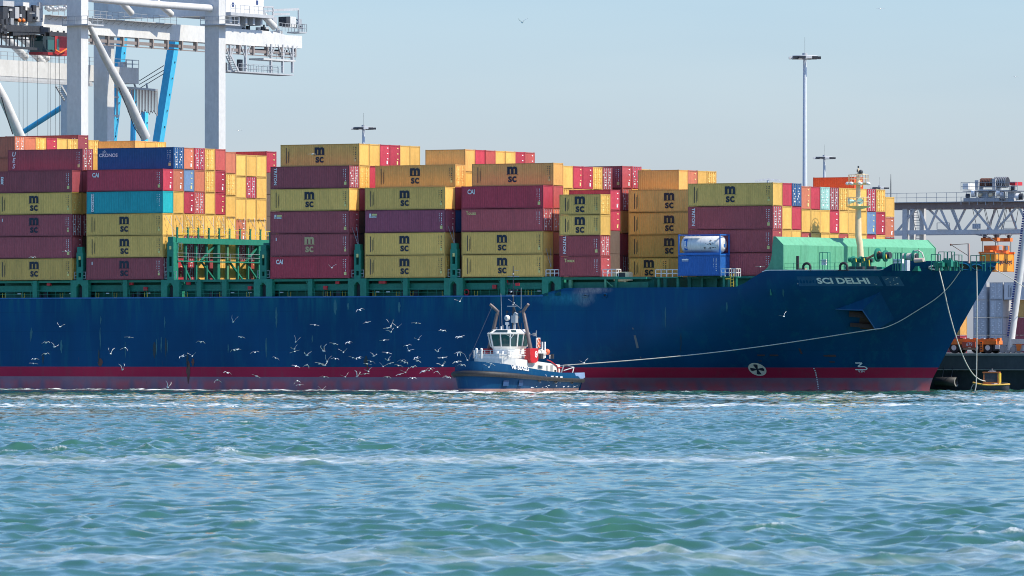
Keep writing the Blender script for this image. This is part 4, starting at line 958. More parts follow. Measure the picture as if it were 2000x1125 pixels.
# blue box with a tank container on top, in front of that bay
s0 = BAY[8]
container('X', 'w', 6.06, HS, W(s0, -.02, ZB), -TH, 'bright blue short container with tiny white lettering under the white tank', GRP, 'swd')
tk = thing('tank_container', 'white cylindrical tank in a blue frame on top of the blue container', 'tank container', s0, 0, ZB+HS+GAPZ, GRP)
z0 = ZB+HS+GAPZ; L = 6.06; b = MB(); p = .14; H = HS
for x in (s0, s0+L-p):
    for y in (0, CW-p): b.box(x, y, z0, x+p, y+p, z0+H)
    b.box(x, p, z0, x+p, CW-p, z0+p); b.box(x, p, z0+H-p, x+p, CW-p, z0+H)
for y in (0, CW-.1): b.box(s0+p, y, z0+.02, s0+L-p, y+.1, z0+.3); b.box(s0+p, y, z0+H-.13, s0+L-p, y+.1, z0+H-.02)
b.build('tank_frame', CMAT['X'], tk)
b = MB(); n = 26; c0, cz, rr_ = CW/2, z0+H/2+.03, 1.06
b.tube([(s0+.16,c0,cz),(s0+.26,c0,cz),(s0+.42,c0,cz),(s0+L-.42,c0,cz),(s0+L-.26,c0,cz),(s0+L-.10,c0,cz)], [.55,.92,rr_,rr_,.92,.55], n)
shell = b.build('tank_shell', paint('tank_white', (.74,.76,.76), .35, .2, .1), tk)
b = MB()
for x in (1.7, 3.1, 4.5): b.tube([(s0+x+d,c0,cz) for d in (0,.02)], rr_+.008, n)
b.build('seam', M_steel, shell)
def ontank(x0, zc): return lambda x, y: (s0+x0+x, c0-(rr_+.02)*math.cos((zc+y)/rr_), cz+(rr_+.02)*math.sin((zc+y)/rr_))
b = MB(); f = ontank(.95, 0.); k = 8
b.add([f(sx*.24, -.75+1.5*i/k) for i in range(k+1) for sx in (-1, 1)], [(2*i,2*i+1,2*i+3,2*i+2) for i in range(k)]); lp = b.build('logo_panel', CMAT['X'], shell)
b = MB(); f = ontank(.95, 0.); b.text('exsif', .52, lambda x, y: (lambda p_: (p_[0], p_[1]-.02, p_[2]))(f(y, -x)), .03); b.build('logo', M_decalw, lp)
b = MB(); rr = random.Random(8)
for i in range(16):
    f = ontank(3.4+rr.uniform(0,2.0), rr.choice([-.62,-.45,-.05,.1,.42])); w, h = rr.uniform(.08,.3), rr.uniform(.05,.12); b.add([f(0,0),f(w,0),f(w,h),f(0,h)], [(0,1,2,3)])
b.build('data_marking', M_decald, shell)
b = MB(); b.bar((s0+.3,.4,z0+H-.12),(s0+3.2,.4,z0+H-.05), .35, .05); 
for i in range(5): b.bar((s0+.5+i*.6,.12,z0+H-.2),(s0+.8+i*.6,.6,z0+H-.05), .04)
b.build('top_walkway', M_steel, tk)
b = MB(); b.box(s0+L-.09,c0-.14,cz-.35,s0+L-.06,c0+.18,cz+.05); b.build('end_label', CMAT['X'], shell)
# ------------------------------------------------------------------ quay cranes (behind the ship, aft)
def t_of(u, s):
    k = (u-1000)/FPX; return (k*(Y0-s*ST)-s*CT)/(ST-k*CT)
def G(u, v, s):
    t = t_of(u, s); return Vector((s, t, z_of(v, s, t)))
TW = 40.5
s1 = s_of(130.7, TW); LW = s_of(158.5, TW)-s1; TL = t_of(400, s1); LD = 1.75
cr = thing('quay_crane', 'tall white quay crane with box legs and machinery house standing over the stern stacks', 'crane', s1, TW, QZ)
def cp(mb, name, mat=None, label=None, parent=None): return mb.build(name, mat or M_cranew, parent or cr, label)
s2 = s1-19.5
for s, t in ((s1,TW),(s1,TL),(s2,TW),(s2,TL)):
    b = MB(); b.box(s, t, QZ, s+LW, t+LD, 62); lg = cp(b, 'leg')
    zc = z_of(36, s, t) if s == s1 else 52
    b = MB(); b.box(s-.5, t-.5, zc-1.05, s+LW+1.5, t+LD+1.6, zc-.85); cl = cp(b, 'leg_platform', M_craneg, None, lg)
    b = MB(); b.rail([(s-.45,t-.45,zc-.85),(s+LW+1.4,t-.45,zc-.85)], 1.1, .06, 1.1); b.rail([(s+LW+1.4,t-.45,zc-.85),(s+LW+1.4,t+LD+1.5,zc-.85)], 1.1, .06, 1.1); b.build('platform_rail', M_steel, cl)
for t in (TW, TL):
    b = MB(); zz = z_of(9, s1, t) if t == TW else z_of(31, s1, t); b.box(s2+LW, t+.1, zz, s1, t+LD-.1, zz+4); cp(b, 'portal_beam')
    b = MB(); b.box(s2+LW, t+.2, 16, s1, t+LD-.2, 18.5); cp(b, 'sill_beam')
sg = s1-5.2; zg1, zg0 = 52.35, 50.0
tE = t_of(590, sg)
b = MB(); b.box(sg-2.2, 12, zg0, sg, tE-13, zg1); prof = [(tE-13,zg0),(tE,zg0+.15),(tE,zg0+2.0),(tE-4.2,zg0+1.95),(tE-8,zg1),(tE-13,zg1)]; b.prism(prof, 0, sg-2.2, sg); gir = cp(b, 'girder', M_cranew, 'long white box girder carrying the trolley rail')
for k in range(26):                                              # rail brackets and festoon track under the girder
    t = 13+k*(tE-15)/25.; b = MB(); b.box(sg-.5, t, zg0-1.25, sg+.12, t+.28, zg0); b.build('rail_bracket', paint('bracket_brown', (.30,.26,.24), .6, .4), gir)
b = MB(); b.box(sg-.35, 12.5, zg0-1.0, sg-.1, tE-2, zg0-.55); b.box(sg-.3, 12.5, zg0-1.4, sg-.2, tE-2, zg0-1.25); b.build('trolley_rail', paint('rail_brown', (.22,.19,.18), .6, .4), gir)
b = MB(); b.box(sg+.02, TW+2, zg1-.12, sg+1.0, TL-1, zg1-.02); wk = b.build('walkway', M_craneg, gir)
b = MB(); b.rail([(sg+.95,TW+2.5,zg1),(sg+.95,TL-1,zg1)], 1.0, .05, 1.5); b.build('walkway_rail', M_steel, wk)
b = MB()
for k in range(20): t = TW+3+k*(TL-TW-5)/19; b.bar((sg+.05,t,zg1-.7),(sg+.95,t,zg1-.12), .06)
b.build('walkway_bracket', M_craneg, wk)
# tubular braces
def tubeq(pts, r, name='brace_tube', par=None): 
    b = MB(); b.tube(pts, r, 14); return cp(b, name, M_cranew, None, par)
sT = s1+LW*.4
tubeq([G(176,-3,sT), G(300,8.5,sT), G(425,17,sT)], .52)
tubeq([G(172,44,sT), G(205,112,sT), G(248,190,sT), G(284,268,sT)], [.36,.55,.68,.72])
tubeq([G(-14,150,sT-6), G(8,195,sT-6), G(32,250,sT-6), G(50,290,sT-6)], [.5,.7,.72,.72])
tubeq([G(228,-6,sT-4), G(257,26,sT-4)], .45); tubeq([G(304,2,sT-4), G(335,28,sT-4)], .45)
b = MB(); b.tube([G(u_,v_,sT+.75) for u_, v_ in ((232,170),(250,215),(262,248),(276,270))], .07, 6); cp(b, 'conduit', M_dark); b = MB(); b.tube([G(u_,v_,sT-5.2) for u_, v_ in ((3,190),(14,230),(25,262))], .08, 6); cp(b, 'conduit', M_dark)
# machinery house on the landside
sh = sg-.6; ta, tb = t_of(441, sh+1.2), t_of(515, sh+1.2); zf = z_of(30, sh, tb)
b = MB(); b.box(sh-8, ta, zf, sh+1.2, tb, zf+7); mh = cp(b, 'machinery_house', M_white, 'white machinery house with tiny windows')
for u_, v0, v1 in ((455,5,13),(502,1,9)):
    p, q = G(u_-1.8,v1,sh+1.2), G(u_+1.8,v0,sh+1.2); b = MB(); b.box(sh+1.15,p.y,p.z,sh+1.26,q.y,q.z); b.build('window', glassy('blue_glass', (.03,.06,.2)), mh)
b = MB(); b.box(sh-8, ta-.5, zf-.5, sh+2.4, tb+.8, zf-.02); pf = b.build('house_platform', M_craneg, mh)
b = MB(); b.rail([(sh+2.3,ta-.3,zf),(sh+2.3,tb+.7,zf)], 1.1, .06, 1.3); b.build('house_rail', M_steel, pf)
b = MB()
for k in range(5): t = ta+(tb-ta)*(k+.3)/5; b.box(sh-.5,t,zf-1.6,sh+1.6,t+.5,zf-.5)
b.box(sh-2, ta, zg1, sh, tb-3, zf-1.55); b.build('house_support', M_craneg, mh)
tubeq([G(514,29,sg+.2), G(536,53,sg+.2)], .5, 'brace_tube')
# gear on the landside end of the girder
rr = random.Random(12)
for k in range(9):
    t = tE-13+rr.uniform(-2,10.5); w = rr.uniform(.2,.6); b = MB(); h = rr.uniform(.5,1.4); b.tube([(sg-1.1,t,zg1-.6),(sg-1.1,t,zg1+h-.4)], w*.6, 8); b.box(sg-1.8,t-.3,zg1-.5,sg-.4,t+.3,zg1+h*.5-.4); cp(b, 'winch_motor', rr.choice([M_dark, M_dark, M_craneg]))
for (u0,u1,v0,v1,m_) in ((564.5,576,33,46,M_cranew),(557,565,33,44,M_dark),(533,539,34,44,M_craneg)):
    p, q = G(u0,v1,sg-.6), G(u1,v0,sg-.6); b = MB(); b.box(sg-1.8,p.y,p.z-.5,sg-.4,q.y,q.z); cp(b, 'electric_cabinet', m_)
b = MB(); b.rail([G(545,60,sg),G(563,62,sg)], 1.2, .06, .8); b.rail([G(563,62,sg),G(588,64,sg)], 1.2, .06, .9); cp(b, 'end_rail', M_steel)
b = MB(); p = G(592,62,sg); b.box(sg-2.2,p.y-1,p.z-.2,sg,p.y+1.,p.z); ep = cp(b, 'end_platform', M_craneg); b = MB(); b.rail([(sg,p.y-1,p.z),(sg,p.y+1.,p.z),(sg-2.2,p.y+1.,p.z)], 1.15, .06, .7); b.build('platform_rail', M_steel, ep)
b = MB(); b.bar(G(533,20,sg-.5), G(583,18,sg-.5), .25, .35); b.bar(G(583,17.5,sg-.5), G(583,55,sg-.5), .18); b.bar(G(533,14,sg-.5), G(533,45,sg-.5), .2); b.bar(G(515,14,sg-.5), G(533,14,sg-.5), .2, .3); b.bar(G(515,21,sg-.5), G(533,21,sg-.5), .2, .3); b.bar(G(534,28,sg-.5), G(565,27.5,sg-.5), .2, .35); cp(b, 'service_jib', M_craneg)
# hanging maintenance platform below the landside end
zp = z_of(141, sg, t_of(500, sg)); t0p, t1p = t_of(441, sg), t_of(571, sg)
b = MB(); b.box(sg-2.6, t0p, zp-.18, sg+.3, t1p, zp); hp_ = cp(b, 'hanging_platform', M_craneg)
b = MB(); b.rail([(sg+.25,t0p+3,zp),(sg+.25,t1p-3,zp)], 1.1, .05, 1.3); b.rail([(sg-2.5,t0p,zp),(sg-2.5,t1p,zp)], 1.1, .05, 1.5); b.build('platform_rail', M_steel, hp_)
for u_, v0 in ((449,88),(479.5,88),(529,86),(552,87),(571,89)):
    p, q = G(u_,142,sg), G(u_,v0,sg); b = MB(); b.bar(p, q, .32, .32); ht = t_of(u_,sg)
    for d in (-1, 1): b.bar((sg,p.y,q.z-2.0),(sg,p.y+d*1.3,q.z), .16)
    cp(b, 'hanger', M_craneg)
p, q = G(520,114.5,sg), G(575,114.5,sg); b = MB(); b.box(sg-2.4,p.y-1,p.z-.2,sg+.2,q.y,p.z+.05); mp_ = cp(b, 'middle_platform', M_cranew); b = MB(); b.rail([(sg+.15,p.y,p.z),(sg+.15,q.y,p.z)], 1.1, .05, 1.2); b.build('platform_rail', M_steel, mp_)
b = MB(); p, q = G(441,108,sg), G(456,140,sg)
for d in (0, .9): b.bar(p+Vector((d,0,0)), q+Vector((d,0,0)), .12, .3)
for k in range(8): c_ = p.lerp(q, (k+.5)/8); b.bar(c_, c_+Vector((.9,0,0)), .25, .05)
cp(b, 'stairs', M_craneg)
b = MB(); b.bar(G(486,98,sg-1), G(560,101,sg-1), .3, .5); b.box(sg-1.4,t_of(448,sg),zp,sg-.9,t_of(454,sg),zp+1.2); b.box(sg-1.4,t_of(478,sg),zp,sg-.9,t_of(484,sg),zp+1.8); cp(b, 'lower_conduit', M_dark)
# trolley with operator's cab at the waterside
trl = MB(); p, q = G(2,40,sg), G(84,24,sg); trl.box(sg-3.5, p.y, zg0-.2, sg+1.2, q.y, zg0+.5); tr = cp(trl, 'trolley', M_dark)
for k, (u_, v0, v1, w, m_) in enumerate([(8,14,38,1.0,M_dark),(21,16,42,.8,M_dark),(31,14,36,.8,M_craneg),(42,12,40,1.,M_dark),(55,15,42,.9,M_dark),(48,5,20,1.2,M_cranew),(12,2,12,2.2,M_craneg),(74,12,42,1.3,M_craneg)]):
    a, c_ = G(u_-2,v1,sg+1), G(u_+2,v0,sg+1); b = MB(); b.box(sg-1.5,a.y-w*.4,a.z,sg+1.3,a.y+w*.8,c_.z); b.build('sheave_block', m_, tr)
for u_ in (38, 46): b = MB(); p = G(u_,40,sg+1.4); b.ball(p, .28, 8, 5); b.build('warning_lamp', M_orange, tr)
b = MB(); b.bar(G(22,66,sg+1), G(84,63,sg+1), .6, .55); b.bar(G(0,55,sg+1), G(80,57,sg+1), .8, .9); b.build('trolley_beam', M_dark, tr)
b = MB()
for u_ in (3,12,19,28,34,43,50,60,65): b.bar(G(u_,55,sg+.8), G(u_,92,sg+.8), .14)
b.bar(G(-5,90,sg+.8), G(75,96,sg+.8), .25, .35); b.build('hanging_walkway', M_dark, tr, kind='stuff')
a, c_ = G(84,106,sg+1.2), G(131,72,sg+1.2); cb = MB(); cb.box(sg-1.2,a.y,a.z,sg+1.2,a.y+(c_.y-a.y)*1.15,a.z+.35); cb.box(sg-1.2,a.y+2.9,a.z+.3,sg+1.2,a.y+(c_.y-a.y)*1.15,c_.z); cab = cb.build('operator_cab', paint('cab_red', (.38,.02,.025), .5, .3), tr, 'red operator cab with teal glass')
b = MB(); b.box(sg-1.15,a.y+.05,a.z+.35,sg+1.15,a.y+2.9,c_.z-.1); b.build('cab_glass', glassy('cab_dark_glass', (.015,.05,.06)), cab)
b = MB(); b.box(sg+1.17,a.y+1.0,a.z+.7,sg+1.24,a.y+2.6,a.z+2.1); b.box(sg+1.19,a.y+3.3,a.z+.5,sg+1.25,a.y+3.9,a.z+2.3); b.build('side_glass', M_teal_glass, cab)
b = MB(); b.bar(G(108,97,sg+1.6), G(118,103,sg+1.6), .15); b.bar(G(118,103,sg+1.6), G(131,95,sg+1.6), .15); b.build('cab_rail', M_orange, cab)
b = MB()
for u_ in (86, 100, 112, 124): b.bar(G(u_,60,sg), G(u_,74,sg), .3)
b.box(sg-1, G(90,66,sg).y, G(90,66,sg).z-.5, sg+.6, G(131,66,sg).y, G(90,66,sg).z+.3); b.build('cab_hanger', M_dark, tr)
b = MB(); rr = random.Random(6)
for u_ in (37,45,53,73,94,98,108,116): b.tube([G(u_,100,sg-1), G(u_+rr.uniform(-.5,.5),275,sg-1)], .035, 4)
b.build('hoist_rope', M_dark, tr, kind='stuff')
b = MB()
for k in range(9): p = G(92+k*4.5, 15+rr.uniform(-2,5), sg-1); b.ball(p, (.5,.4,.35), 6, 4)
b.build('boom_machinery', M_steel, tr, kind='stuff')
rr = random.Random(77)
for k in range(34):                                            # small machinery on trolley and girder ends
    if k < 20: p = G(rr.uniform(0,84), rr.uniform(8,62), sg+1.3); par = tr
    else: p = G(rr.uniform(444,590), rr.uniform(38,58), sg-1.2); par = gir
    b = MB(); w, h = rr.uniform(.12,.4), rr.uniform(.2,.9)
    if k % 3: b.box(p.x-.3,p.y-w,p.z-h/2,p.x+.1,p.y+w,p.z+h/2)
    else: b.bar(p, p+Vector((0,rr.uniform(-1.6,1.6),rr.uniform(-1.2,1.2))), .1)
    b.build('machine_fitting', rr.choice([M_dark, M_craneg, M_steel, M_dark]), par)
# ---- second white crane further aft: only its girder end and festoon show
c2 = thing('quay_crane', 'white quay crane further aft, its girder ending in a railed platform with hanging cables', 'crane', -119.5, TW+37, QZ)
sq = -119.5
def c2p(mb, name, mat=None): return mb.build(name, mat or M_cranew, c2)
te = t_of(271, sq); zt_, zb_ = z_of(133, sq, te), z_of(164, sq, te)
b = MB(); b.box(sq-2.5, 22, zb_, sq, te, zt_); g2 = c2p(b, 'girder')
b = MB(); b.rail([(sq,22,zt_),(sq,te,zt_),(sq-2.4,te,zt_)], 1.15, .06, 1.6); b.build('girder_rail', M_steel, g2)
b = MB(); b.box(sq-.4,22,zb_-.75,sq+.1,te-12,zb_-.35); b.box(sq-.2,22,zb_-.35,sq-.05,te-12,zb_); b.build('trolley_rail', M_craneg, g2)
p, q = G(243,132,sq), G(249,121,sq); b = MB(); b.box(sq-1.2,p.y,p.z,sq-.2,q.y,q.z); c2p(b, 'electric_cabinet')
for k in range(20):
    u_ = 249+k*2.9; a = G(u_,173+k*.25,sq-1); b = MB(); dz = 3.0+rr.uniform(-.3,.5)
    b.tube([a, a+Vector((0,.1,-dz)), a+Vector((0,.35,-dz-.25)), a+Vector((0,.5,-dz)), a+Vector((0,.55,0))], .05, 5); c2p(b, 'festoon_cable', paint('festoon_tan', (.45,.33,.27), .8, .3))
b = MB(); b.bar(G(246,171,sq-1), G(307,176,sq-1), .3, .3); b.bar(G(262,163,sq-1), G(265,171,sq-1), .2); b.bar(G(286,163,sq-1), G(288,174,sq-1), .2); c2p(b, 'festoon_track', M_steel)
b = MB(); 
for u_ in (208, 217, 229): b.bar(G(u_,166,sq-1), G(u_,230,sq-1), .22)
for v_ in (170, 190, 226): b.bar(G(206,v_,sq-1), G(231,v_,sq-1), .25)
b.bar(G(209,225,sq-1), G(222,190,sq-1), .16); c2p(b, 'service_frame', M_craneg)
for u0_, v0_, u1_, v1_ in ((0,62,50,112),(14,50,92,115),(60,98,84,122)):
    b = MB(); b.tube([G(u0_,v0_,sq-.5), G(u1_,v1_,sq-.5)], .55, 12); c2p(b, 'brace_tube')
b = MB(); a = G(109,168,sq); c_ = G(126,197,sq)
for d in (0, 1.): b.bar(a+Vector((d,0,0)), c_+Vector((d,0,0)), .12, .3)
for k in range(8): m_ = a.lerp(c_, (k+.5)/8); b.bar(m_, m_+Vector((1,0,0)), .25, .06)
c2p(b, 'stairs', M_craneg)
b = MB(); tl2 = t_of(140, sq-8); b.box(sq-10, tl2, QZ, sq-7.6, tl2+1.8, zb_+1); c2p(b, 'leg')
b = MB(); b.tube([P(122,300,70), P(128,230,70), P(131,215,70)], [.7,.4,.2], 8); 
# ---- bright blue crane legs behind
bc = thing('quay_crane', 'bright blue crane with leaning legs behind the white one', 'crane', s_of(210,115), 115, QZ)
def bleg(ut, vt, ub, vb, t, w, d):
    a, c_ = P(ut,vt,t), P(ub,vb,t); k = (QZ-c_.z)/(a.z-c_.z); g = c_+(a-c_)*k; b = MB()
    vs = []
    for p in (g, a): vs += [p, p+Vector((w,0,0)), p+Vector((w,d,0)), p+Vector((0,d,0))]
    b.add(vs, [(0,3,2,1),(4,5,6,7),(0,1,5,4),(1,2,6,5),(2,3,7,6),(3,0,4,7)]); o = b.build('leg', M_bluec, bc)
    b = MB()
    for k in range(14): p = g.lerp(a, .3+k*.05)+Vector((w+.05,d*.6,0)); b.box(p.x-.06,p.y-.08,p.z,p.x+.06,p.y+.08,p.z+.25)
    b.build('cable_clip', M_dark, o, None, 'stuff')
bleg(232,40,205,300,115,1.1,1.25); bleg(332,60,294,300,118,1.3,1.2)
bleg(256,175,254,300,125,.5,.8); bleg(276,218,275,300,125,.7,.9)
b = MB(); b.tube([P(45,258,118), P(131,203,118)], .42, 12); b.build('brace_tube', M_bluec, bc)
b = MB()
for v0, v1 in ((148,128),(155,137),(163,144)): b.tube([P(272,v0+10,117), P(320,v1,117)], .06, 4)
b.build('stay_wire', M_dark, bc)
# ------------------------------------------------------------------ light masts
def light_mast(u_, v_, ztop, wpx, r, grp):
    Y = (ztop-HC)*FPX/(HV-v_); p = Pw(u_, v_, Y); lab = {1572:'tallest floodlight mast with a round lamp crown rising behind the bow stacks',710:'floodlight mast crown peeking above the mustard stacks amidships',
        1610:'smaller floodlight mast standing just beside the tallest one',1718:'distant floodlight mast low behind the cream ship mast'}[u_]
    o = wthing('light_mast', lab, 'light mast', (p.x, p.y, QZ), 0, grp); H = ztop-QZ; cr_ = wpx/2*Y/FPX
    b = MB(); b.tube([(0,0,0),(0,0,H*.5),(0,0,H)], [r*1.35,r*1.1,r*.8], 14); b.build('pole', paint('mast_grey', (.55,.60,.66), .45, .2), o)
    b = MB(); n = 12; b.tube([(cr_*.8*math.cos(2*math.pi*i/n), cr_*.8*math.sin(2*math.pi*i/n), H) for i in range(n+1)], .10, 6, caps=False)
    for i in range(6): a = math.pi*i/6; b.bar((-cr_*.8*math.cos(a),-cr_*.8*math.sin(a),H),(cr_*.8*math.cos(a),cr_*.8*math.sin(a),H), .12)
    b.tube([(0,0,H-.4),(0,0,H+.45)], .35, 8); b.build('crown', M_craneg, o)
    for i in range(n):
        a = 2*math.pi*(i+.5)/n; b = MB(); x, y = cr_*.86*math.cos(a), cr_*.86*math.sin(a); b.box(x-.42,y-.42,H-.36,x+.42,y+.42,H-.04); b.build('floodlight', M_dark if i % 3 else M_white, o)
    b = MB(); b.tube([(0,0,H),(0,0,H+2.6)], .018, 5); b.build('lightning_rod', M_dark, o)
for a in ((1572,110,45,60,.30),(710,249,45,48,.30),(1610,307,45,43,.30),(1718,366,45,36,.3)): light_mast(*a, 'floodlight masts of the terminal')
p = Pw(1740, 340, 1300); b = MB(); b.tube([(p.x,p.y,QZ),(p.x,p.y,p.z-2),(p.x,p.y,p.z)], [.12,.1,.04], 5); tag(b.build('antenna_mast', M_dark), 'thin bare antenna rod beyond the cream ship mast', 'antenna')
p = Pw(1500, 352, 1650); o = wthing('light_mast', 'floodlight crown barely showing above the olive container near the bow', 'light mast', (p.x,p.y,QZ), 0, 'floodlight masts of the terminal'); H = p.z-QZ
b = MB(); b.tube([(0,0,0),(0,0,H)], .3, 8); b.build('pole', _mats['mast_grey'], o)
for k in range(7): b = MB(); x = -2.7+k*.95; b.box(x-.4,-.3,H+abs(k-3)*-.1,x+.4,.3,H+.45-abs(k-3)*.1); b.build('floodlight', M_white, o)
# ------------------------------------------------------------------ rail gantry crane at the right
TG = 118.
gc = thing('gantry_crane', 'grey lattice gantry crane with winch trolley on top beyond the bow', 'crane', s_of(1790,TG), TG, QZ)
def gp(mb, name, mat=M_craneg, par=None, kind=None): return mb.build(name, mat, par or gc, None, kind)
M_tr = paint('truss_grey', (.56,.56,.55), .5, .3, .2)
M_trd = paint('rail_rust', (.24,.18,.16), .7, .5)
sL, sR = s_of(1700,TG), s_of(2130,TG); zt_ = z_of(400, s_of(1850,TG), TG); zb_ = z_of(452.5, s_of(1850,TG), TG)
b = MB(); b.box(sL, TG-.5, zt_-.5, sR, TG+.5, zt_+.4); gp(b, 'top_chord', M_trd)
b = MB(); b.box(sL, TG+7, zt_-.5, sR, TG+8, zt_+.4); gp(b, 'top_chord', M_trd)
b = MB(); b.box(sL, TG-.2, zb_-.35, sR, TG+.2, zb_+.25); gp(b, 'bottom_chord', M_tr)
b = MB(); b.box(sL, TG+7.3, zb_-.35, sR, TG+7.7, zb_+.25); gp(b, 'bottom_chord', M_tr)
ups = [(1832,1813),(1836,1856),(1838,1815),(1857,1876),(1860,1877),(1898,1880),(1920,1883),(1900,1937),(1924,1940),(1962,1943),(1986,1945),(1968,2002),(1990,2012),(2030,2008),(1766,1812),(1795,1812),(1790,1752)]
for i, (ut, ub) in enumerate(ups):
    tt = TG if i % 3 != 2 else TG+7.5; b = MB(); b.bar((s_of(ut,TG),tt,zt_-.4),(s_of(ub,TG),tt,zb_+.1), .26, .26); gp(b, 'truss_diagonal', M_tr)
b = MB(); b.rail([(sL,TG-.9,zt_+.4),(sR,TG-.9,zt_+.4)], 1.3, .05, 1.6); b.box(sL, TG-1, zt_+.3, sR, TG-.5, zt_+.42); gp(b, 'walkway', M_steel)
for u_, lean in ((1769,0),(1758,1.0),(1795,.3),(2040,0)):
    s = s_of(u_, TG); b = MB(); b.bar((s-.2,TG+lean*4,QZ),(s,TG+lean*4,zt_-.3), .7, .7); gp(b, 'leg', M_tr)
b = MB(); a, c_ = Vector((s_of(1775,TG),TG+1.5,zt_-.5)), Vector((s_of(1786,TG),TG+1.5,zb_)); d_ = Vector((s_of(1783,TG),TG+1.5,zb_-3.5))
for x, y in ((a, c_), (c_, d_)):
    for k in range(9): m_ = x.lerp(y, (k+.5)/9); b.box(m_.x-.45,m_.y-.2,m_.z,m_.x+.45,m_.y+.2,m_.z+.08)
    for dx in (-.5,.5): b.bar(x+Vector((dx,0,0)), y+Vector((dx,0,0)), .08)
gp(b, 'ladder', M_steel, kind='stuff')
for u0,u1,v0,v1 in ((1834,1858,435.5,448),(1963,1987,432,446)):
    b = MB(); s0,s9 = s_of(u0,TG), s_of(u1,TG); z0_,z9_ = z_of(v1,s0,TG), z_of(v0,s0,TG)
    for q in ((s0,z0_,s9,z0_),(s0,z9_,s9,z9_),(s0,z0_,s0,z9_),(s9,z0_,s9,z9_)): b.bar((q[0],TG-.6,q[1]),(q[2],TG-.6,q[3]), .08)
    gp(b, 'sign_frame', M_steel)
s0,s9 = s_of(1903,TG), s_of(1918.5,TG); z0_,z9_ = z_of(447,s0,TG), z_of(437,s0,TG); b = MB(); b.box(s0,TG-.6,z0_,s9,TG-.5,z9_); sg_ = gp(b, 'number_sign', M_craneg)
b = MB(); b.text('112', .62, lambda x, y: ((s0+s9)/2+x, TG-.64, (z0_+z9_)/2+y), .01); b.build('number', M_decalw, sg_)
# trolley on the gantry
zt2 = zt_+.4; sa_, sb_ = s_of(1888,TG), s_of(1996,TG)
b = MB(); b.box(sa_, TG-1, zt2, s_of(1958,TG), TG+7, zt2+.5); tr2 = gp(b, 'trolley', M_craneg)
def tb(u0,u1,v0,v1,mat,nm,t0=TG-.5,dep=2.2):
    a, c_ = P(u0,v1,t0), P(u1,v0,t0); b = MB(); b.box(a.x,t0,a.z,c_.x,t0+dep,c_.z); return b.build(nm, mat, tr2)
tb(1911,1930,370,398,M_craneg,'gear_housing'); tb(1904,1911,352,371,M_craneg,'ventilator'); tb(1880,1987,371,374,M_steel,'upper_platform',TG-1,4)
tb(1938,1944,349,372,M_craneg,'bearing_block'); tb(1880,1891,358,370,M_white,'electric_cabinet'); tb(1971,1983,355,362,M_red,'motor_cover'); tb(1968,1980,374,398,M_craneg,'gear_housing')
for u0,u1,v_,r in ((1916,1937,357,.62),(1944,1968,356,.75)):
    a, c_ = P(u0,v_,TG+.5), P(u1,v_,TG+.5); b = MB(); b.tube([a, c_], r, 14); d = b.build('rope_drum', M_dark, tr2)
    b = MB(); 
    for k in range(7): p = a.lerp(c_, (k+.5)/7); b.tube([p, p+Vector((.12,0,0))], r+.05, 14)
    b.build('rope_winding', M_rust if u0 < 1920 else M_steel, d)
for u_, v_, r, m_ in ((1890,383,.35,M_dark),(1901,378,.5,M_white),(1914,381,.3,M_cream),(1935,381,.3,M_cream),(1950,377,.4,M_white),(1958,382,.6,M_steel),(1988,384,.5,M_white),(1994,384,.45,M_dark),(1978,368,.4,M_dark)):
    p = P(u_,v_,TG-.8); b = MB(); b.tube([p+Vector((-.25,0,0)), p+Vector((.25,.1,0))], r, 12); b.build('sheave', m_, tr2)
b = MB(); b.rail([P(1877,372,TG-1),P(1987,372,TG-1)], 1.15, .06, 1.3); b.build('platform_rail', M_steel, tr2)
b = MB(); b.rail([P(1877,400,TG-1.2),P(1957,400,TG-1.2)], 1.1, .07, 1.3); b.build('trolley_rail', M_steel, tr2)
# spreader and hanging container
tc_ = TG+3.0; sc0 = s_of(1913,tc_); sc1 = sc0+2.44
zc_ = z_of(530.5, s_of(1944,tc_), tc_)
container('H', 'w', 6.06, HS, W(sc1, tc_, zc_), -TH+math.pi/2, 'orange container with dark lettering hanging from the gantry crane spreader', None)
hc = bpy.data.objects[[o.name for o in bpy.data.objects if o.name.startswith('shipping_container')][-1]]
b = MB(); b.text('Hapag-Lloyd', .95, lambda x, y: (3.0+x, -.03, 1.45+y), .02); lt = bpy.data.objects.new('lettering', b.mesh('lettering', M_decald)); col.objects.link(lt)
lt.parent = [o for o in bpy.data.objects if o.get('label','').startswith('orange container with dark lettering')][0]
sp_ = thing('spreader', 'orange lifting spreader gripping the hanging container, hung on steel ropes', 'spreader', sc0+1.2, tc_+3, zc_+HS)
zc1 = zc_+HS; b = MB(); b.box(sc0-.1, tc_-.1, zc1, sc1+.1, tc_+.3, zc1+.25); b.box(sc0-.1, tc_+5.8, zc1, sc1+.1, tc_+6.2, zc1+.25); b.box(sc0+.7, tc_, zc1+.05, sc1-.7, tc_+6, zc1+.45); b.build('frame', M_orange, sp_)
b = MB(); b.box(sc0+.2, tc_+1, zc1+.45, sc1-.2, tc_+5, zc1+1.15); b.build('head_block', M_orange, sp_)
b = MB(); b.box(sc1-.25, tc_+1.6, zc1+.5, sc1-.1, tc_+2.6, zc1+1.05); b.box(sc1-.25, tc_+3.6, zc1+.5, sc1-.1, tc_+4.3, zc1+1.05); b.build('cabinet', M_steel, sp_)
zh = zc1+1.75; b = MB(); b.box(sc0-.1, tc_+.6, zh, sc1+.1, tc_+1.4, zh+.5); b.box(sc0-.1, tc_+4.6, zh, sc1+.1, tc_+5.4, zh+.5); b.box(sc0+.8, tc_+1.4, zh+.05, sc1-.8, tc_+4.6, zh+.45); b.build('upper_beam', M_orange, sp_)
b = MB()
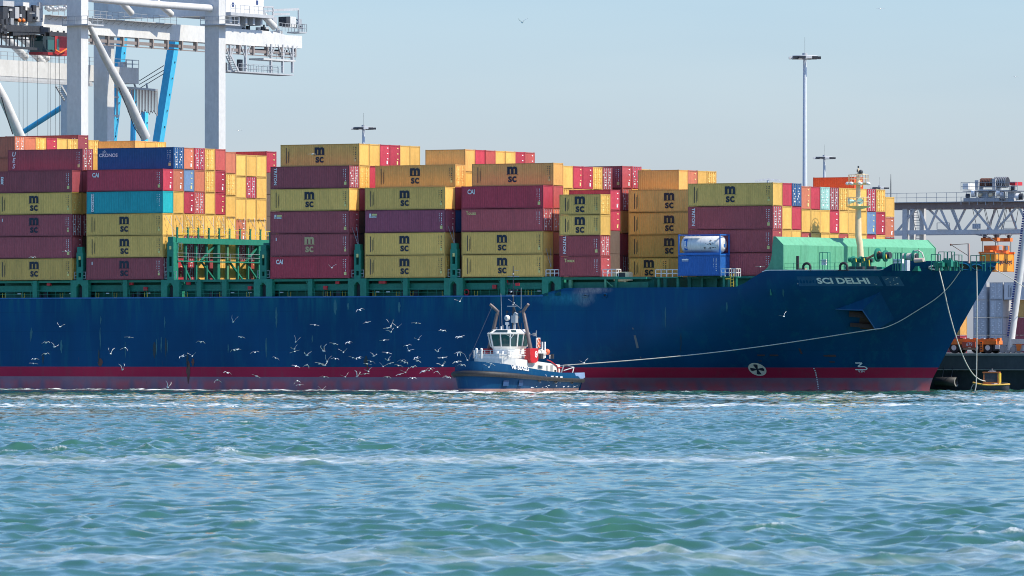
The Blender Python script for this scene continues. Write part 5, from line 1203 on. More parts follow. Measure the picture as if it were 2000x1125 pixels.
for x in (sc0, sc1):
    for y in (tc_+1, tc_+5): b.bar((x,y,zc1+.2),(x,y,zh+.1), .07)
b.build('hanger_rod', M_dark, sp_)
b = MB()
for x in (sc0+.3, sc1-.3):
    for y in (tc_+1, tc_+5):
        b.tube([(x,y,zh+.5),(x-.9,y-.3,zb_),(x-1.8,y-.5,zt_)], .04, 4); b.tube([(x,y,zh+.5),(x+.7,y+.3,zb_),(x+1.4,y+.4,zt_)], .04, 4); b.box(x-.18,y-.18,zh+.45,x+.18,y+.18,zh+.95)
b.build('hoist_rope', M_dark, sp_, None, 'stuff')
b = MB(); b.bar(P(1906,458,tc_), P(1935,464,tc_), .14); b.bar(P(1930,462,tc_), P(1948,474,tc_), .1); b.build('cable_arm', M_steel, sp_)
# ------------------------------------------------------------------ stacked boxes on the terminal, far right
TF = 262.
def land(code, endk, u0, v1, L, H, rot, label, dec=None, t=TF):
    s, z = at(u0, v1, t); 
    if rot: return container(code, endk, L, H, W(s+CW, t, z), -TH+math.pi/2*0, label, 'containers stacked on the terminal', dec)
    return container(code, endk, L, H, W(s, t, z), -TH, label, 'containers stacked on the terminal', dec)
def reefer(u0, z, label):
    """box with its machinery end toward the water"""
    s = s_of(u0, TF); o = container('S', 'd', 12.19, HQ, W(s, TF, z), -TH-math.pi/2, label, 'refrigerated containers on the terminal'); o.location = W(s+0, TF+12.19, z)
    return o
for c_i, (u0, colr) in enumerate(((1901,0),(1932.8,0))):
    for k in range(4):
        z = QZ+k*(HQ+GAPZ); s = s_of(u0, TF)
        container('S', 'd', 12.19, HQ, W(s, TF+12.19, z), -TH-math.pi/2, f"silver grey container, ribbed door end to the quay, level {ORD[k+1]}, {'beside white box' if c_i else 'nearer the bow'}", 'silver containers on the terminal')
sW = s_of(1961, TF)
for k, (c_, d_) in enumerate((('M',None),('M',None),('T',None),('W','msc'))):
    container(c_, 'd', 12.19, HQ, W(sW+(1.2 if k < 3 else 0), TF+(.6 if k < 3 else 0), QZ+k*(HQ+GAPZ)), -TH, f"{CC[c_][0]} container on the terminal beside silver ones, level {ORD[k+1]}", 'containers stacked on the terminal', d_)
sK = s_of(1899, TF+14)
for k, c_ in enumerate('CTTS'):
    container(c_, 'w', 12.19, HQ, W(sK-12.4, TF+10, QZ+k*(HQ+GAPZ)), -TH, f"{CC[c_][0]} container on the terminal half hidden by the stem, level {ORD[k+1]}", 'containers stacked on the terminal')
# ------------------------------------------------------------------ automated transport vehicle on the quay
TV = 50.; sv = s_of(1839, TV); ag = thing('transport_vehicle', 'low orange driverless container carrier with big tyres parked on the quay', 'vehicle', sv+7, TV+1.5, QZ)
def ap(mb, name, mat=M_orange, par=None): return mb.build(name, mat, par or ag)
se = s_of(1946, TV)
b = MB(); b.box(sv, TV, QZ+1.15, se, TV+2.9, QZ+1.65); b.box(sv+.2, TV+.05, QZ+1.65, se-.1, TV+.25, QZ+1.85); fr = ap(b, 'chassis')
b = MB(); b.box(sv-1.0, TV+.1, QZ+.35, sv, TV+2.8, QZ+1.5); ap(b, 'bumper', M_red); b = MB(); b.box(sv-1.02, TV+.05, QZ+.4, sv+.05, TV+.12, QZ+.8); ap(b, 'warning_stripe', M_yellow)
for u_ in (1862, 1928, 1905):
    s = s_of(u_, TV); 
    for y in (TV+.15, TV+2.2):
        b = MB(); b.tube([(s,y,QZ+.72),(s,y+.55,QZ+.72)], .72, 20); w = ap(b, 'wheel', M_black)
        b = MB(); b.tube([(s,y-.02,QZ+.72),(s,y+.1,QZ+.72)], .36, 14); b.build('rim', M_white, w)
s0, s9 = s_of(1881,TV), s_of(1906.5,TV); b = MB(); b.box(s0,TV-.25,QZ+.75,s9,TV+.1,QZ+1.5); pn = ap(b, 'battery_panel', paint('panel_red', (.48,.10,.06), .5, .3))
b = MB(); b.text('679', .62, lambda x, y: ((s0+s9)/2+.1+x, TV-.28, QZ+1.15+y), .015); b.build('number', M_decalw, pn)
b = MB(); b.box(s0+.1,TV-.2,QZ+.45,s9-.1,TV+.1,QZ+.73); ap(b, 'skirt', paint('skirt_brown', (.30,.20,.13), .7, .4))
s0 = s_of(1914.5,TV); b = MB(); b.box(s0,TV-.12,QZ+.2,s0+.42,TV+.1,QZ+1.5); ps = ap(b, 'ladder_post'); b = MB(); [b.box(s0+.1,TV-.15,QZ+.4+k*.3,s0+.32,TV-.1,QZ+.55+k*.3) for k in range(4)]; b.build('step_hole', M_dark, ps)
s0, s9 = s_of(1938,TV), s_of(1957,TV); b = MB(); b.box(s0,TV+.2,QZ+.35,s9,TV+2.6,QZ+1.15); ap(b, 'power_unit', M_dark); b = MB(); b.box(s0+.35,TV+.1,QZ+.55,s0+1.0,TV+.22,QZ+1.1); ap(b, 'white_tank', M_white)
rr = random.Random(21)
for k in range(7): s = s_of(1877+k*12+rr.uniform(-3,3),TV); b = MB(); b.box(s-.2,TV+.3,QZ+1.62,s+.25,TV+.8,QZ+2.0); ap(b, 'corner_guide', rr.choice([M_orange, M_steel, M_rust]))
# ---- raking white jib leg with its blue cable chain, standing on a bogie on the quay
TJ = 46.; jl = thing('crane_leg', 'slender raking white crane leg with blue cable chain standing on the quay', 'crane', s_of(1975,TJ), TJ, QZ)
a, c_ = P(1973,684,TJ), P(2012,385,TJ); b = MB(); b.tube([a, a.lerp(c_,.1), c_], [.5,.42,.42], 12); b.build('leg_tube', M_cranew, jl)
b = MB(); off = Vector((-.42,-.2,0)); n = 60
for k in range(n): p = a.lerp(c_, .03+.95*k/n)+off; b.box(p.x-.16,p.y-.12,p.z,p.x+.12,p.y+.12,p.z+.2)
b.build('cable_chain', paint('chain_blue', (.02,.045,.22), .5, .2), jl, None, 'stuff')
b = MB(); b.box(a.x+.3,TJ-.4,QZ+1.2,a.x+16,TJ+.6,QZ+1.85); b.build('sill_beam', M_cranew, jl)
b = MB(); b.box(a.x-.9,TJ-.4,QZ+1.05,a.x+.3,TJ+.6,QZ+2.05); b.build('pivot_block', M_craneg, jl)
for k in range(4):
    s = a.x-.9+k*.75; b = MB(); b.tube([(s,TJ-.45,QZ+.45),(s,TJ-.1,QZ+.45)], .42, 14); b.build('rail_wheel', M_steel, jl)
b = MB(); b.box(a.x-1.3,TJ-.3,QZ+.3,a.x+2.0,TJ+.6,QZ+1.05); b.build('bogie', M_craneg, jl)
b = MB(); s0 = s_of(1991,TJ); b.prism([(s0-.1,QZ+.3),(s0+.35,QZ+.3),(s0+.5,QZ+1.2),(s0-.25,QZ+1.2)], 1, TJ-.5, TJ-.2); b.build('buffer', M_orange, jl)
# ------------------------------------------------------------------ tug
PSI = R(62); TUGY = 839.; tx = (1001-1000)/FPX*TUGY
tug = wthing('tugboat', 'blue and white harbour tug with twin leaning exhausts in front of the hull', 'tugboat', (tx, TUGY, 0), math.pi+PSI)
def tp(mb, name, mat, par=None, label=None, kind=None): return mb.build(name, mat, par or tug, label, kind)
def tb_(x):                                              # deck half breadth
    if x > 4: return 4.3*math.sqrt(max(0., 1-((x-4)/7.5)**2))**.9
    if x < -9.5: return 4.3-.5*((-x-9.5)/2)**2
    return 4.3
def tfz(x): return 1.35+.95*max(0., (x+11.5)/23)**1.6     # fender line
def tbz(x): return 2.35+1.45*max(0., (x+6)/17.5)**1.35 if x > -6 else 2.35
xs_ = list(np.linspace(-11.5, 4, 24))+list(4+7.5*np.sin(np.linspace(0, math.pi/2, 22)))[1:]
lv = 8; mb = MB(); MTUG = hullmat('tug_blue', (.004,.048,.125), (.006,.062,.155), (.02,.10,.17), 1.2)
M_tboot = paint('tug_boot', (.36,.20,.17), .7, .6, .6, scale=1.6, dirtcol=(.12,.05,.04))
for sd_ in (1, -1):
    V = []
    for x in xs_:
        b_, zf_, zb_ = tb_(x), tfz(x), tbz(x); xx = x
        pr = [(-1.2,.60),(0.,.84),(.42,.875),(zf_*.6,.93),(zf_,1.0),(zf_+.02,1.0),((zf_+zb_)/2,.985),(zb_,.955)]
        for z, k in pr:
            q = x-(0 if x < 4 else (1-k)*1.8*((x-4)/7.5)); V.append((q, sd_*b_*k, z))
    fs = []; ms = []
    for i in range(len(xs_)-1):
        for j in range(lv-1):
            a = i*lv+j; f = (a, a+lv, a+lv+1, a+1); fs.append(f[::-1] if sd_ > 0 else f); ms.append(1 if j < 2 else 0)
    k0 = len(mb.m); mb.add(V, fs, 0, True); mb.m[k0:] = ms
x = -11.5; b_ = tb_(x); pts = [(x, -b_*.84, 0-1.2),(x, b_*.84,-1.2),(x,b_,tfz(x)),(x,b_*.955,2.35),(x,-b_*.955,2.35),(x,-b_,tfz(x))]; mb.add(pts, [(5,4,3,2,1,0)])
th = tp(mb, 'hull', [MTUG, M_tboot])
mb = MB(); pts = [(x-(0), tb_(x)+.10, tfz(x)) for x in xs_[:-1]]+[(11.62,0,tfz(11.5))]+[(x, -tb_(x)-.10, tfz(x)) for x in xs_[:-1]][::-1]; mb.tube(pts, [.26+.10*max(0,(p[0]/11.5)) for p in pts], 10); tp(mb, 'fender', M_black, th)
mb = MB(); vs = []
for x in xs_[:-1]: vs += [(x, tb_(x)*.94, min(tbz(x)-.9, 1.5+.08*max(0,x))), (x, -tb_(x)*.94, min(tbz(x)-.9, 1.5+.08*max(0,x)))]
mb.add(vs, [(2*i, 2*i+1, 2*i+3, 2*i+2) for i in range(len(xs_)-2)]); tp(mb, 'deck', paint('tug_deck', (.10,.16,.14), .8, .4), th)
def onside(x0, z0, off=.04): return lambda a, y: (x0-a, tb_(x0-a)*(.992-.03*(y+.3))+off, z0+y)
mb = MB(); mb.text('VB BEAGLE', .62, lambda a, y: (5.6-a*1.25, tb_(5.6-a*1.25)*.985+.05, 2.92-a*.10+y), .03); tp(mb, 'tug_name', M_decalw, th)
mb = MB(); rr = random.Random(11)
for k in range(26):
    x0 = rr.uniform(-9.5, 3); z0 = rr.choice([.55,.6,.66,1.05])+rr.uniform(-.05,.1); w, h = rr.uniform(.1,.5), rr.uniform(.03,.08); y_ = lambda x: tb_(x)*.955+.05
    mb.add([(x0,y_(x0)-.06,z0),(x0-w,y_(x0-w)-.06,z0),(x0-w,y_(x0-w)-.05,z0+h),(x0,y_(x0)-.05,z0+h)], [(0,1,2,3)])
tp(mb, 'scuffed_paint', M_decalw, th)
mb = MB()
for x0, w in ((-2.2,.5),(-3.4,.5),(-4.6,.5)): mb.box(x0-w, tb_(x0)*.99, tfz(x0)+.22, x0+w*.3, tb_(x0)+.05, tfz(x0)+.40)
tp(mb, 'freeing_port', M_white, th)
mb = MB()
for x0 in (-2.9,-4.1): mb.box(x0-.3, tb_(x0)*.99, tfz(x0)+.22, x0+.25, tb_(x0)+.05, tfz(x0)+.38)
tp(mb, 'freeing_gap', M_black, th)
mb = MB()
for k in range(7): mb.box(-.6-k*.10, tb_(0)*.99, 2.1-k*.13, -.66-k*.10, tb_(0)+.06, 2.17-k*.13)
tp(mb, 'draught_marks', M_decalw, th)
for x0 in (8.2, 5.4):                                    # recessed plates at the bow shoulder
    mb = MB(); y0 = tb_(x0)*.93; mb.add([(x0+.45,tb_(x0+.45)*.94+.02,.75),(x0-.45,tb_(x0-.45)*.94+.02,.75),(x0-.45,tb_(x0-.45)*.965+.02,1.45),(x0+.45,tb_(x0+.45)*.965+.02,1.45)], [(0,1,2,3)]); tp(mb, 'bow_plate', paint('tug_plate', (.006,.05,.15), .5, .4), th)
M_tw = paint('tug_white', (.80,.79,.74), .45, .2, .12)
# deckhouse
mb = MB(); hx = [(-7.9,2.5),(-7.2,2.9),(4.6,2.9),(6.0,1.7),(6.0,-1.7),(4.6,-2.9),(-7.2,-2.9),(-7.9,-2.5)]
def loft(b, poly, z0, z1, poly2=None, m=0):
    poly2 = poly2 or poly; n = len(poly); zz1 = z1 if callable(z1) else (lambda x: z1)
    b.add([(x,y,z0) for x, y in poly]+[(x,y,zz1(x)) for x, y in poly2], [(i,(i+1)%n,(i+1)%n+n,i+n) for i in range(n)]+[tuple(range(n,2*n))], m)
loft(mb, [p for p in hx][::-1], 1.3, lambda x: 3.0 if x < -7.5 else 3.35 if x < -7 else 4.15, [(x if x > -7 else x+.0, y) for x, y in hx][::-1])
dh = tp(mb, 'deckhouse', M_tw)
mb = MB(); loft(mb, [(-2.5,2.2),(5.2,2.2),(5.8,1.2),(5.8,-1.2),(5.2,-2.2),(-2.5,-2.2)][::-1], 4.1, 4.7); tp(mb, 'upper_house', M_tw, dh)
for x0, w, z0, h in ((-1.8,.35,2.5,.7),(-3.6,.22,2.35,.9),(-4.9,.3,2.45,.85),(-5.9,.25,2.2,.5)):
    mb = MB(); mb.box(x0-w, 2.86, z0, x0+w, 2.93, z0+h); tp(mb, 'window' if h < .9 else 'door', M_dark if h < .6 else paint('tug_panel_grey', (.35,.36,.36), .5, .3), dh)  # plain grey panels for the taller windows and the door
mb = MB(); mb.box(-2.5,2.9,3.25,-1.2,3.25,3.32); tp(mb, 'door_canopy', M_tw, dh)
mb = MB(); mb.tube([(-3.6,2.95,3.95),(-4.6,2.97,3.75),(-6.2,2.98,3.2),(-6.5,2.98,2.8),(-6.5,2.98,1.5)], .07, 6); mb.box(-7.6,2.95,2.95,-6.6,3.0,3.05); tp(mb, 'hose', M_red, dh)
for x0 in (3.2, 2.2): mb = MB(); mb.prism([(x0-.3,2.5),(x0+.15,2.5),(x0+.3,3.05),(x0,3.05)], 1, 3.2, 3.4); tp(mb, 'mooring_bitt', M_dark, th)
mb = MB(); mb.box(-.3,2.2,4.75,1.2,3.4,5.55)
# handrails on the deckhouse top
mb = MB(); mb.rail([(5.8,2.4,4.15),(5.8,-2.4,4.15)], 1.0, .06, .8, 2); tp(mb, 'front_rail', M_white, dh)
mb = MB(); mb.rail([(.6,2.75,4.15),(4.5,2.75,4.15),(5.8,2.4,4.15)], 1.0, .06, .8, 2); tp(mb, 'side_rail', M_white, dh)
mb = MB(); mb.rail([(.6,-2.75,4.15),(4.5,-2.75,4.15),(5.8,-2.4,4.15)], 1.0, .06, .8, 2); tp(mb, 'side_rail', M_white, dh)
for y in (-1.9, -1.2): mb = MB(); mb.tube([(5.9,y,4.1),(5.9,y,5.2)], .14, 8); mb.ball((5.9,y,5.25), .18, 8, 5); tp(mb, 'ventilator', M_white, dh)
mb = MB()
for d in (0, .7): mb.bar((6.3,.9+d,3.0),(4.9,.6+d,5.0), .12, .22)
for k in range(6): mb.bar((6.3-.23*k,.9-.05*k,3.1+.33*k),(6.3-.23*k,1.6-.05*k,3.1+.33*k), .2, .05)
tp(mb, 'stairs', M_tw, dh)
# wheelhouse: eight-sided, windows leaning out
def octo(cx, rx, ry, ch): return [(cx+rx,ry-ch),(cx+rx-ch,ry),(cx-rx+ch,ry),(cx-rx,ry-ch),(cx-rx,-ry+ch),(cx-rx+ch,-ry),(cx+rx-ch,-ry),(cx+rx,-ry+ch)][::-1]
base, mid, sill, head = octo(.9,1.7,1.55,.5), octo(.9,1.75,1.6,.5), octo(.95,1.95,1.85,.62), octo(1.0,2.2,2.1,.7)
roofb, rooft = octo(1.0,2.3,2.2,.72), octo(.95,1.75,1.65,.6)
mb = MB(); loft(mb, base, 4.65, 5.3, mid); loft(mb, mid, 5.3, 5.62, sill); wh = tp(mb, 'wheelhouse', M_tw)
mb = MB(); loft(mb, head, 7.12, 7.25, roofb); loft(mb, roofb, 7.25, 7.72, rooft); tp(mb, 'roof', M_tw, wh)
n = 8
for i in range(n):
    a, b_ = Vector((*sill[i],5.62)), Vector((*sill[(i+1)%n],5.62)); c_, d_ = Vector((*head[(i+1)%n],7.12)), Vector((*head[i],7.12))
    wide = (b_-a).length > 1.6; segs = 2 if wide else 1; mb = MB()
    mb.bar(a, d_, .14, .14)
    if wide: mb.bar(a.lerp(b_,.5), d_.lerp(c_,.5), .12, .12)
    tp(mb, 'window_frame', M_tw, wh)
    for k in range(segs):
        p0, p1, p2, p3 = a.lerp(b_,k/segs), a.lerp(b_,(k+1)/segs), d_.lerp(c_,(k+1)/segs), d_.lerp(c_,k/segs); cen = (p0+p1+p2+p3)/4; inn = Vector((.95-cen.x, -cen.y, 0)).normalized()*.05
        mb = MB(); mb.add([p+inn for p in (p0,p1,p2,p3)], [(0,1,2,3)]); tp(mb, 'window_pane', glassy('wheelhouse_glass', (.015,.07,.075), .05), wh)
    r0, r1, r2, r3 = Vector((*roofb[i],7.25)), Vector((*roofb[(i+1)%n],7.25)), Vector((*rooft[(i+1)%n],7.72)), Vector((*rooft[i],7.72))
    if i in (0, 1, 7, 6, 2):
        q = [r0.lerp(r3,.2).lerp(r1.lerp(r2,.2),.14), r0.lerp(r3,.2).lerp(r1.lerp(r2,.2),.86), r0.lerp(r3,.85).lerp(r1.lerp(r2,.85),.86), r0.lerp(r3,.85).lerp(r1.lerp(r2,.85),.14)]
        cen = sum(q, Vector())/4; out = Vector((cen.x-.95, cen.y, 1.2)).normalized()*.02
        mb = MB(); mb.add([p+out for p in q], [(0,1,2,3)]); tp(mb, 'skylight', M_glass, wh)
mb = MB(); mb.box(-.7,-.3,5.9,-.6,.3,6.9); 
# exhausts with red casings
M_ex = paint('exhaust_steel', (.15,.12,.115), .5, .4, metal=.2)
for sg_ in (1, -1):
    y0 = 2.95*sg_; y1 = 1.75*sg_
    mb = MB(); mb.tube([(.8,y0,4.2),(.75,y0,5.2),(.55,y1+.15*sg_,9.6),(.55,y1,9.95),(.75,y1+.55*sg_,10.5),(.9,y1+.95*sg_,10.85)], [.27,.26,.21,.21,.19,.18], 12); ex = tp(mb, 'exhaust', M_ex)
    mb = MB(); mb.prism([(.1,3.6),(1.3,3.6),(1.6,4.0),(1.7,5.35),(-.5,5.4),(-.45,3.9)], 1, y0-.42, y0+.42); cs = tp(mb, 'exhaust_casing', M_red)
    f = lambda x, z, o: (x, y0+sg_*o, z); nn = 16
    mb = MB(); ring = [f(.1+.36*math.cos(2*math.pi*i/nn), 4.65+.42*math.sin(2*math.pi*i/nn), .44) for i in range(nn)]; mb.add(ring if sg_ < 0 else ring[::-1], [tuple(range(nn))]); em = tp(mb, 'emblem', M_decalw, cs)
    mb = MB(); ring = [f(.1+r_*math.cos(2*math.pi*i/nn), 4.65+r_*1.2*math.sin(2*math.pi*i/nn), .46) for r_ in (.22,.14) for i in range(nn)]; mb.add(ring, [(i,(i+1)%nn,(i+1)%nn+nn,i+nn) for i in range(nn)]); tp(mb, 'emblem_ring', M_red, em)
# search lights, radar mast
for y, r_, z in ((.1,.36,9.15),):
    mb = MB(); mb.tube([(1.6,y,7.7),(1.6,y,8.4)], .13, 8); mb.tube([(1.6,y,8.3),(1.6,y,8.65)], .27, 8); sl_ = tp(mb, 'searchlight', M_white)
    mb = MB(); mb.ball((1.6,y,z), r_, 12, 8); hd = tp(mb, 'lamp_head', M_white, sl_); mb = MB(); mb.tube([(1.6+r_*.75,y,z-.02),(1.6+r_*1.02,y,z-.02)], r_*.6, 12); tp(mb, 'lens', paint('lens_grey', (.35,.40,.42), .3, .2), hd)
mb = MB(); mb.tube([(1.6,1.15,7.7),(1.6,1.15,8.6)], .14, 8); mb.box(1.25,.82,8.55,1.95,1.45,9.45); mb.bar((1.6,1.15,9.4),(1.6,1.4,9.75), .4); tp(mb, 'fire_monitor', M_steel)
mb = MB(); M_mast = M_dark
mb.bar((-.2,0,7.7),(-.2,0,11.2), .16); mb.bar((-.9,-.5,7.7),(-.2,0,11), .12); mb.bar((-.9,.5,7.7),(-.2,0,11), .12); mb.tube([(-.2,0,11.2),(-.2,0,15.6)], [.08,.05], 6)
mst = tp(mb, 'radar_mast', M_mast)
mb = MB(); mb.bar((-.2,-.8,14.3),(-.2,.8,14.3), .07); mb.bar((-.2,-.7,11.5),(-.2,1.1,10.3), .06); mb.bar((-.2,1.1,10.3),(-.2,1.1,12.9), .05); mb.bar((-.2,.1,15.1),(-.2,.8,15.0), .05); mb.bar((.4,-.7,12.),(.4,.4,12.), .06); tp(mb, 'spreader_bar', M_steel, mst)
for p in ((-.1,.0,11.9),(0,.2,11.0),(.1,.1,10.8),(-.1,.05,14.6),(.0,-.2,12.4)): mb = MB(); mb.ball(p, .12, 8, 5); tp(mb, 'mast_lamp', M_steel, mst)
mb = MB(); mb.bar((.2,-.6,10.6),(.2,.6,10.6), .1, .14); tp(mb, 'radar_scanner', M_steel, mst)
mb = MB(); mb.tube([(-1.,-2.0,7.7),(-1.05,-2.2,12.2)], .03, 5); tp(mb, 'whip_antenna', M_steel, mst); mb = MB(); mb.tube([(9.,-1.4,3.8),(2.,-1.6,11.)], .008, 4); tp(mb, 'stay_wire', M_dark, mst)
mb = MB(); mb.box(-.12,.35,13.15,-.08,.95,13.5); tp(mb, 'flag', M_red, mst)
for i in range(6): mb = MB(); y = -1.4+i*.45; mb.tube([(1.6-.4*(i%2),y,7.7),(1.6-.4*(i%2),y,8.0+.12*(i%3))], .1, 6); tp(mb, 'roof_fitting', M_white if i % 2 else M_steel, wh)
mb = MB(); mb.bar((-.9,1.9,7.0),(-1.2,2.7,7.3), .08); mb.bar((-1.2,2.7,6.8),(-1.2,2.7,7.6), .07); mb.box(-1.4,2.3,6.9,-1.0,2.6,7.3); tp(mb, 'side_light', M_steel, wh)
# life rings, davit, boat aft of the casing
for z in (5.75, 6.3):
    mb = MB(); mb.tube([(-1.6+.28*math.cos(a), 2.85, z+.28*math.sin(a)) for a in np.linspace(0, 2*math.pi, 13)], .08, 6, caps=False); tp(mb, 'life_ring', paint('ring_orange', (.70,.14,.06), .6, .2), dh)
mb = MB(); mb.box(-2.1,2.7,5.4,-1.1,2.8,6.7); tp(mb, 'ring_board', M_tw, dh)
mb = MB(); mb.ball((-4.4,1.6,4.75), (1.25,.6,.5), 12, 7); tp(mb, 'rescue_boat', paint('boat_grey', (.62,.62,.60), .5, .3), dh)
for x0 in (-4.9, -5.6): mb = MB(); mb.tube([(x0,1.6,4.2),(x0,1.6,6.2)], .11, 8); tp(mb, 'davit_post', M_white, dh)
mb = MB(); mb.ball((-6.0,1.7,4.95), .38, 10, 6); tp(mb, 'float', paint('ring_orange', (.70,.14,.06), .6, .2), dh)
mb = MB(); mb.bar((-2.8,2.4,4.15),(-3.2,2.5,5.3), .12); mb.bar((-3.2,2.5,5.3),(-2.7,2.5,5.1), .1); tp(mb, 'davit_arm', M_tw, dh)
# aft deck: tow hook frame, bent bulwark plate
mb = MB(); mb.tube([(-9.2,3.6,2.3),(-9.6,3.6,3.0),(-10.8,2.2,3.2),(-11.2,0,3.2),(-10.8,-2.2,3.2),(-9.6,-3.6,3.0)], .08, 6); mb.tube([(-8,3.0,2.6),(-9.6,3.6,3.0)], .08, 6); mb.bar((-9.0,2.0,2.0),(-9.9,2.0,3.2), .12); tp(mb, 'stern_frame', M_steel)
mb = MB(); mb.prism([(-8.6,2.33),(-11.3,2.36),(-11.45,1.75),(-9.6,1.2)], 1, 4.12, 4.22); mb.build('stern_plate', paint('pale_plate', (.25,.38,.62), .4, .3), tug)
mb = MB(); mb.box(-9.4,-.8,1.4,-8.4,.8,2.4); mb.tube([(-9,-.9,2.4),(-9,.9,2.4)], .4, 10); tp(mb, 'towing_winch', M_dark)
# deck clutter that breaks up the clean surfaces
rr = random.Random(31)
for k in range(16):
    x0, y0 = rr.uniform(-7, 4.2), rr.choice([-1,1])*rr.uniform(1.2, 2.6); z0 = 4.15 if x0 > -6.8 else 3.0; w = rr.uniform(.1,.3); mb = MB()
    if k % 2: mb.tube([(x0,y0,z0-.05),(x0,y0,z0+rr.uniform(.25,.7))], w*.6, 8)
    else: mb.box(x0-w,y0-w,z0-.05,x0+w,y0+w,z0+rr.uniform(.2,.6))
    tp(mb, 'deck_locker' if k % 2 == 0 else 'air_vent', rr.choice([M_tw, M_steel, M_dark, M_red, M_tw]), dh)
for k in range(7):
    y0 = -1.5+k*.5; mb = MB(); x0 = rr.uniform(-.6,.6); mb.tube([(x0,y0,7.7),(x0,y0,rr.uniform(8.3,10.2))], .03, 5); tp(mb, 'whip_antenna', M_dark, mst)
for z, w in ((9.2,.7),(9.9,.9),(12.6,.55),(13.4,.7)):
    mb = MB(); mb.bar((-.2,-w,z),(-.2,w,z), .06); mb.box(-.3,-w-.08,z-.1,-.1,-w+.1,z+.15); mb.box(-.3,w-.1,z-.1,-.1,w+.08,z+.15); tp(mb, 'mast_crossarm', M_dark, mst)
for k in range(9):                                     # tyre fenders slung along the port side
    x0 = -9+k*1.45; mb = MB(); n2 = 10; y0 = tb_(x0)+.1; mb.tube([(x0+.3*math.cos(2*math.pi*i/n2), y0, tfz(x0)-.1+.3*math.sin(2*math.pi*i/n2)) for i in range(n2+1)], .1, 5, caps=False); tp(mb, 'tyre_fender', M_black, th) if k in (1, 4, 7) else None
def tugp(x, y, z):
    a = math.pi+PSI; return Vector((tx+x*math.cos(a)-y*math.sin(a), TUGY+x*math.sin(a)+y*math.cos(a), z))
# ------------------------------------------------------------------ line-handling boat by the quay
LBY = 850.; lp_ = Pw(1936, 761, LBY); lb = wthing('mooring_boat', 'small dark mooring boat with yellow rubbing strake and orange cabin by the quay', 'boat', (lp_.x, LBY, 0), R(-12))
xs2 = np.linspace(-2.3, 2.3, 17); mb = MB(); st = []
def lbb(x): return 1.05*math.sqrt(max(0., 1-(abs(x)/2.3)**(2.6 if x > 0 else 3.2)))
V = []; k = 4
for x in xs2:
    zt_ = .75+.32*((-x)/2.3 if x < 0 else 0)**1.6+.12*(max(0,x)/2.3)
    for z, f in ((-.3,.5),(.15,.85),(zt_*.7,.97),(zt_,1.)): V.append((x, -lbb(x)*f, z))
n_ = len(xs2); V += [(x, -y, z) for x, y, z in V]; o_ = n_*k
fs = []
for i in range(n_-1):
    for j in range(k-1): a = i*k+j; fs += [(a,a+k,a+k+1,a+1),(o_+a,o_+a+1,o_+a+k+1,o_+a+k)]
mb.add(V, fs, 0, True); lh = mb.build('hull', M_dark, lb)
mb = MB(); top = [V[i*k+k-1] for i in range(n_)]; pts = [Vector(p) for p in top]+[Vector((p[0],-p[1],p[2])) for p in top[::-1]]; mb.tube(pts+[pts[0]], .11, 6, caps=False); mb.build('rubbing_strake', paint('strake_yellow', (.75,.45,.08), .5, .3), lh)
mb = MB(); mb.add([(x, s_*lbb(x)*.97, .62) for x in xs2 for s_ in (-1, 1)], [(2*i,2*i+2,2*i+3,2*i+1) for i in range(n_-1)]); mb.build('deck', paint('boat_deck', (.40,.33,.28), .8, .3), lh)
M_cab = paint('cabin_orange', (.42,.13,.03), .5, .3)
mb = MB(); c0 = (-.55,-.62,.6); 
for x, y in ((-.9,-.72),(1.0,-.72),(1.0,.72),(-.9,.72)): mb.bar((x,y,.6),(x*.92+.02,y*.92,2.35), .15)
mb.box(-1.0,-.78,2.28,1.1,.78,2.44); mb.box(-.94,-.74,.6,1.04,.74,1.15); cb2 = mb.build('cabin', M_cab, lb)
mb = MB(); mb.box(-.82,-.68,1.15,.92,.68,2.28); mb.build('cabin_glass', M_dark, cb2)
mb = MB(); mb.box(1.02,-.76,.7,1.16,.76,2.26); mb.build('cabin_front', M_yellow, cb2)
mb = MB(); mb.bar((-.4,0,2.47),(.6,.2,2.52), .1); mb.tube([(.1,0,2.4),(.1,0,2.85)], .05, 6); mb.box(-.2,-.25,2.44,.35,.2,2.6); mb.build('roof_gear', M_steel, cb2)
mb = MB(); rr = random.Random(5)
for k_ in range(6): mb.ball((.55+k_*.16, -.75+rr.uniform(-.05,.1), .78+rr.uniform(-.08,.12)), (.14,.12,.13), 7, 5)
mb.build('fender_bag', M_white, lb); mb = MB(); mb.box(.15,-.85,.66,.5,-.6,.95); mb.build('blue_bag', CMAT['X'], lb)
mb = MB(); mb.tube([(-1.0,-.5,.8),(-1.7,-.6,1.0),(-2.2,-.6,.85),(-2.45,-.6,.4),(-2.5,-.6,-.1)], .05, 6); mb.build('rope', M_rope, lb)
mb = MB(); mb.rail([(1.3,-.7,.72),(2.0,-.3,.76),(2.0,.3,.76)], .35, .04, .6, 0); mb.build('bow_rail', M_dark, lb)
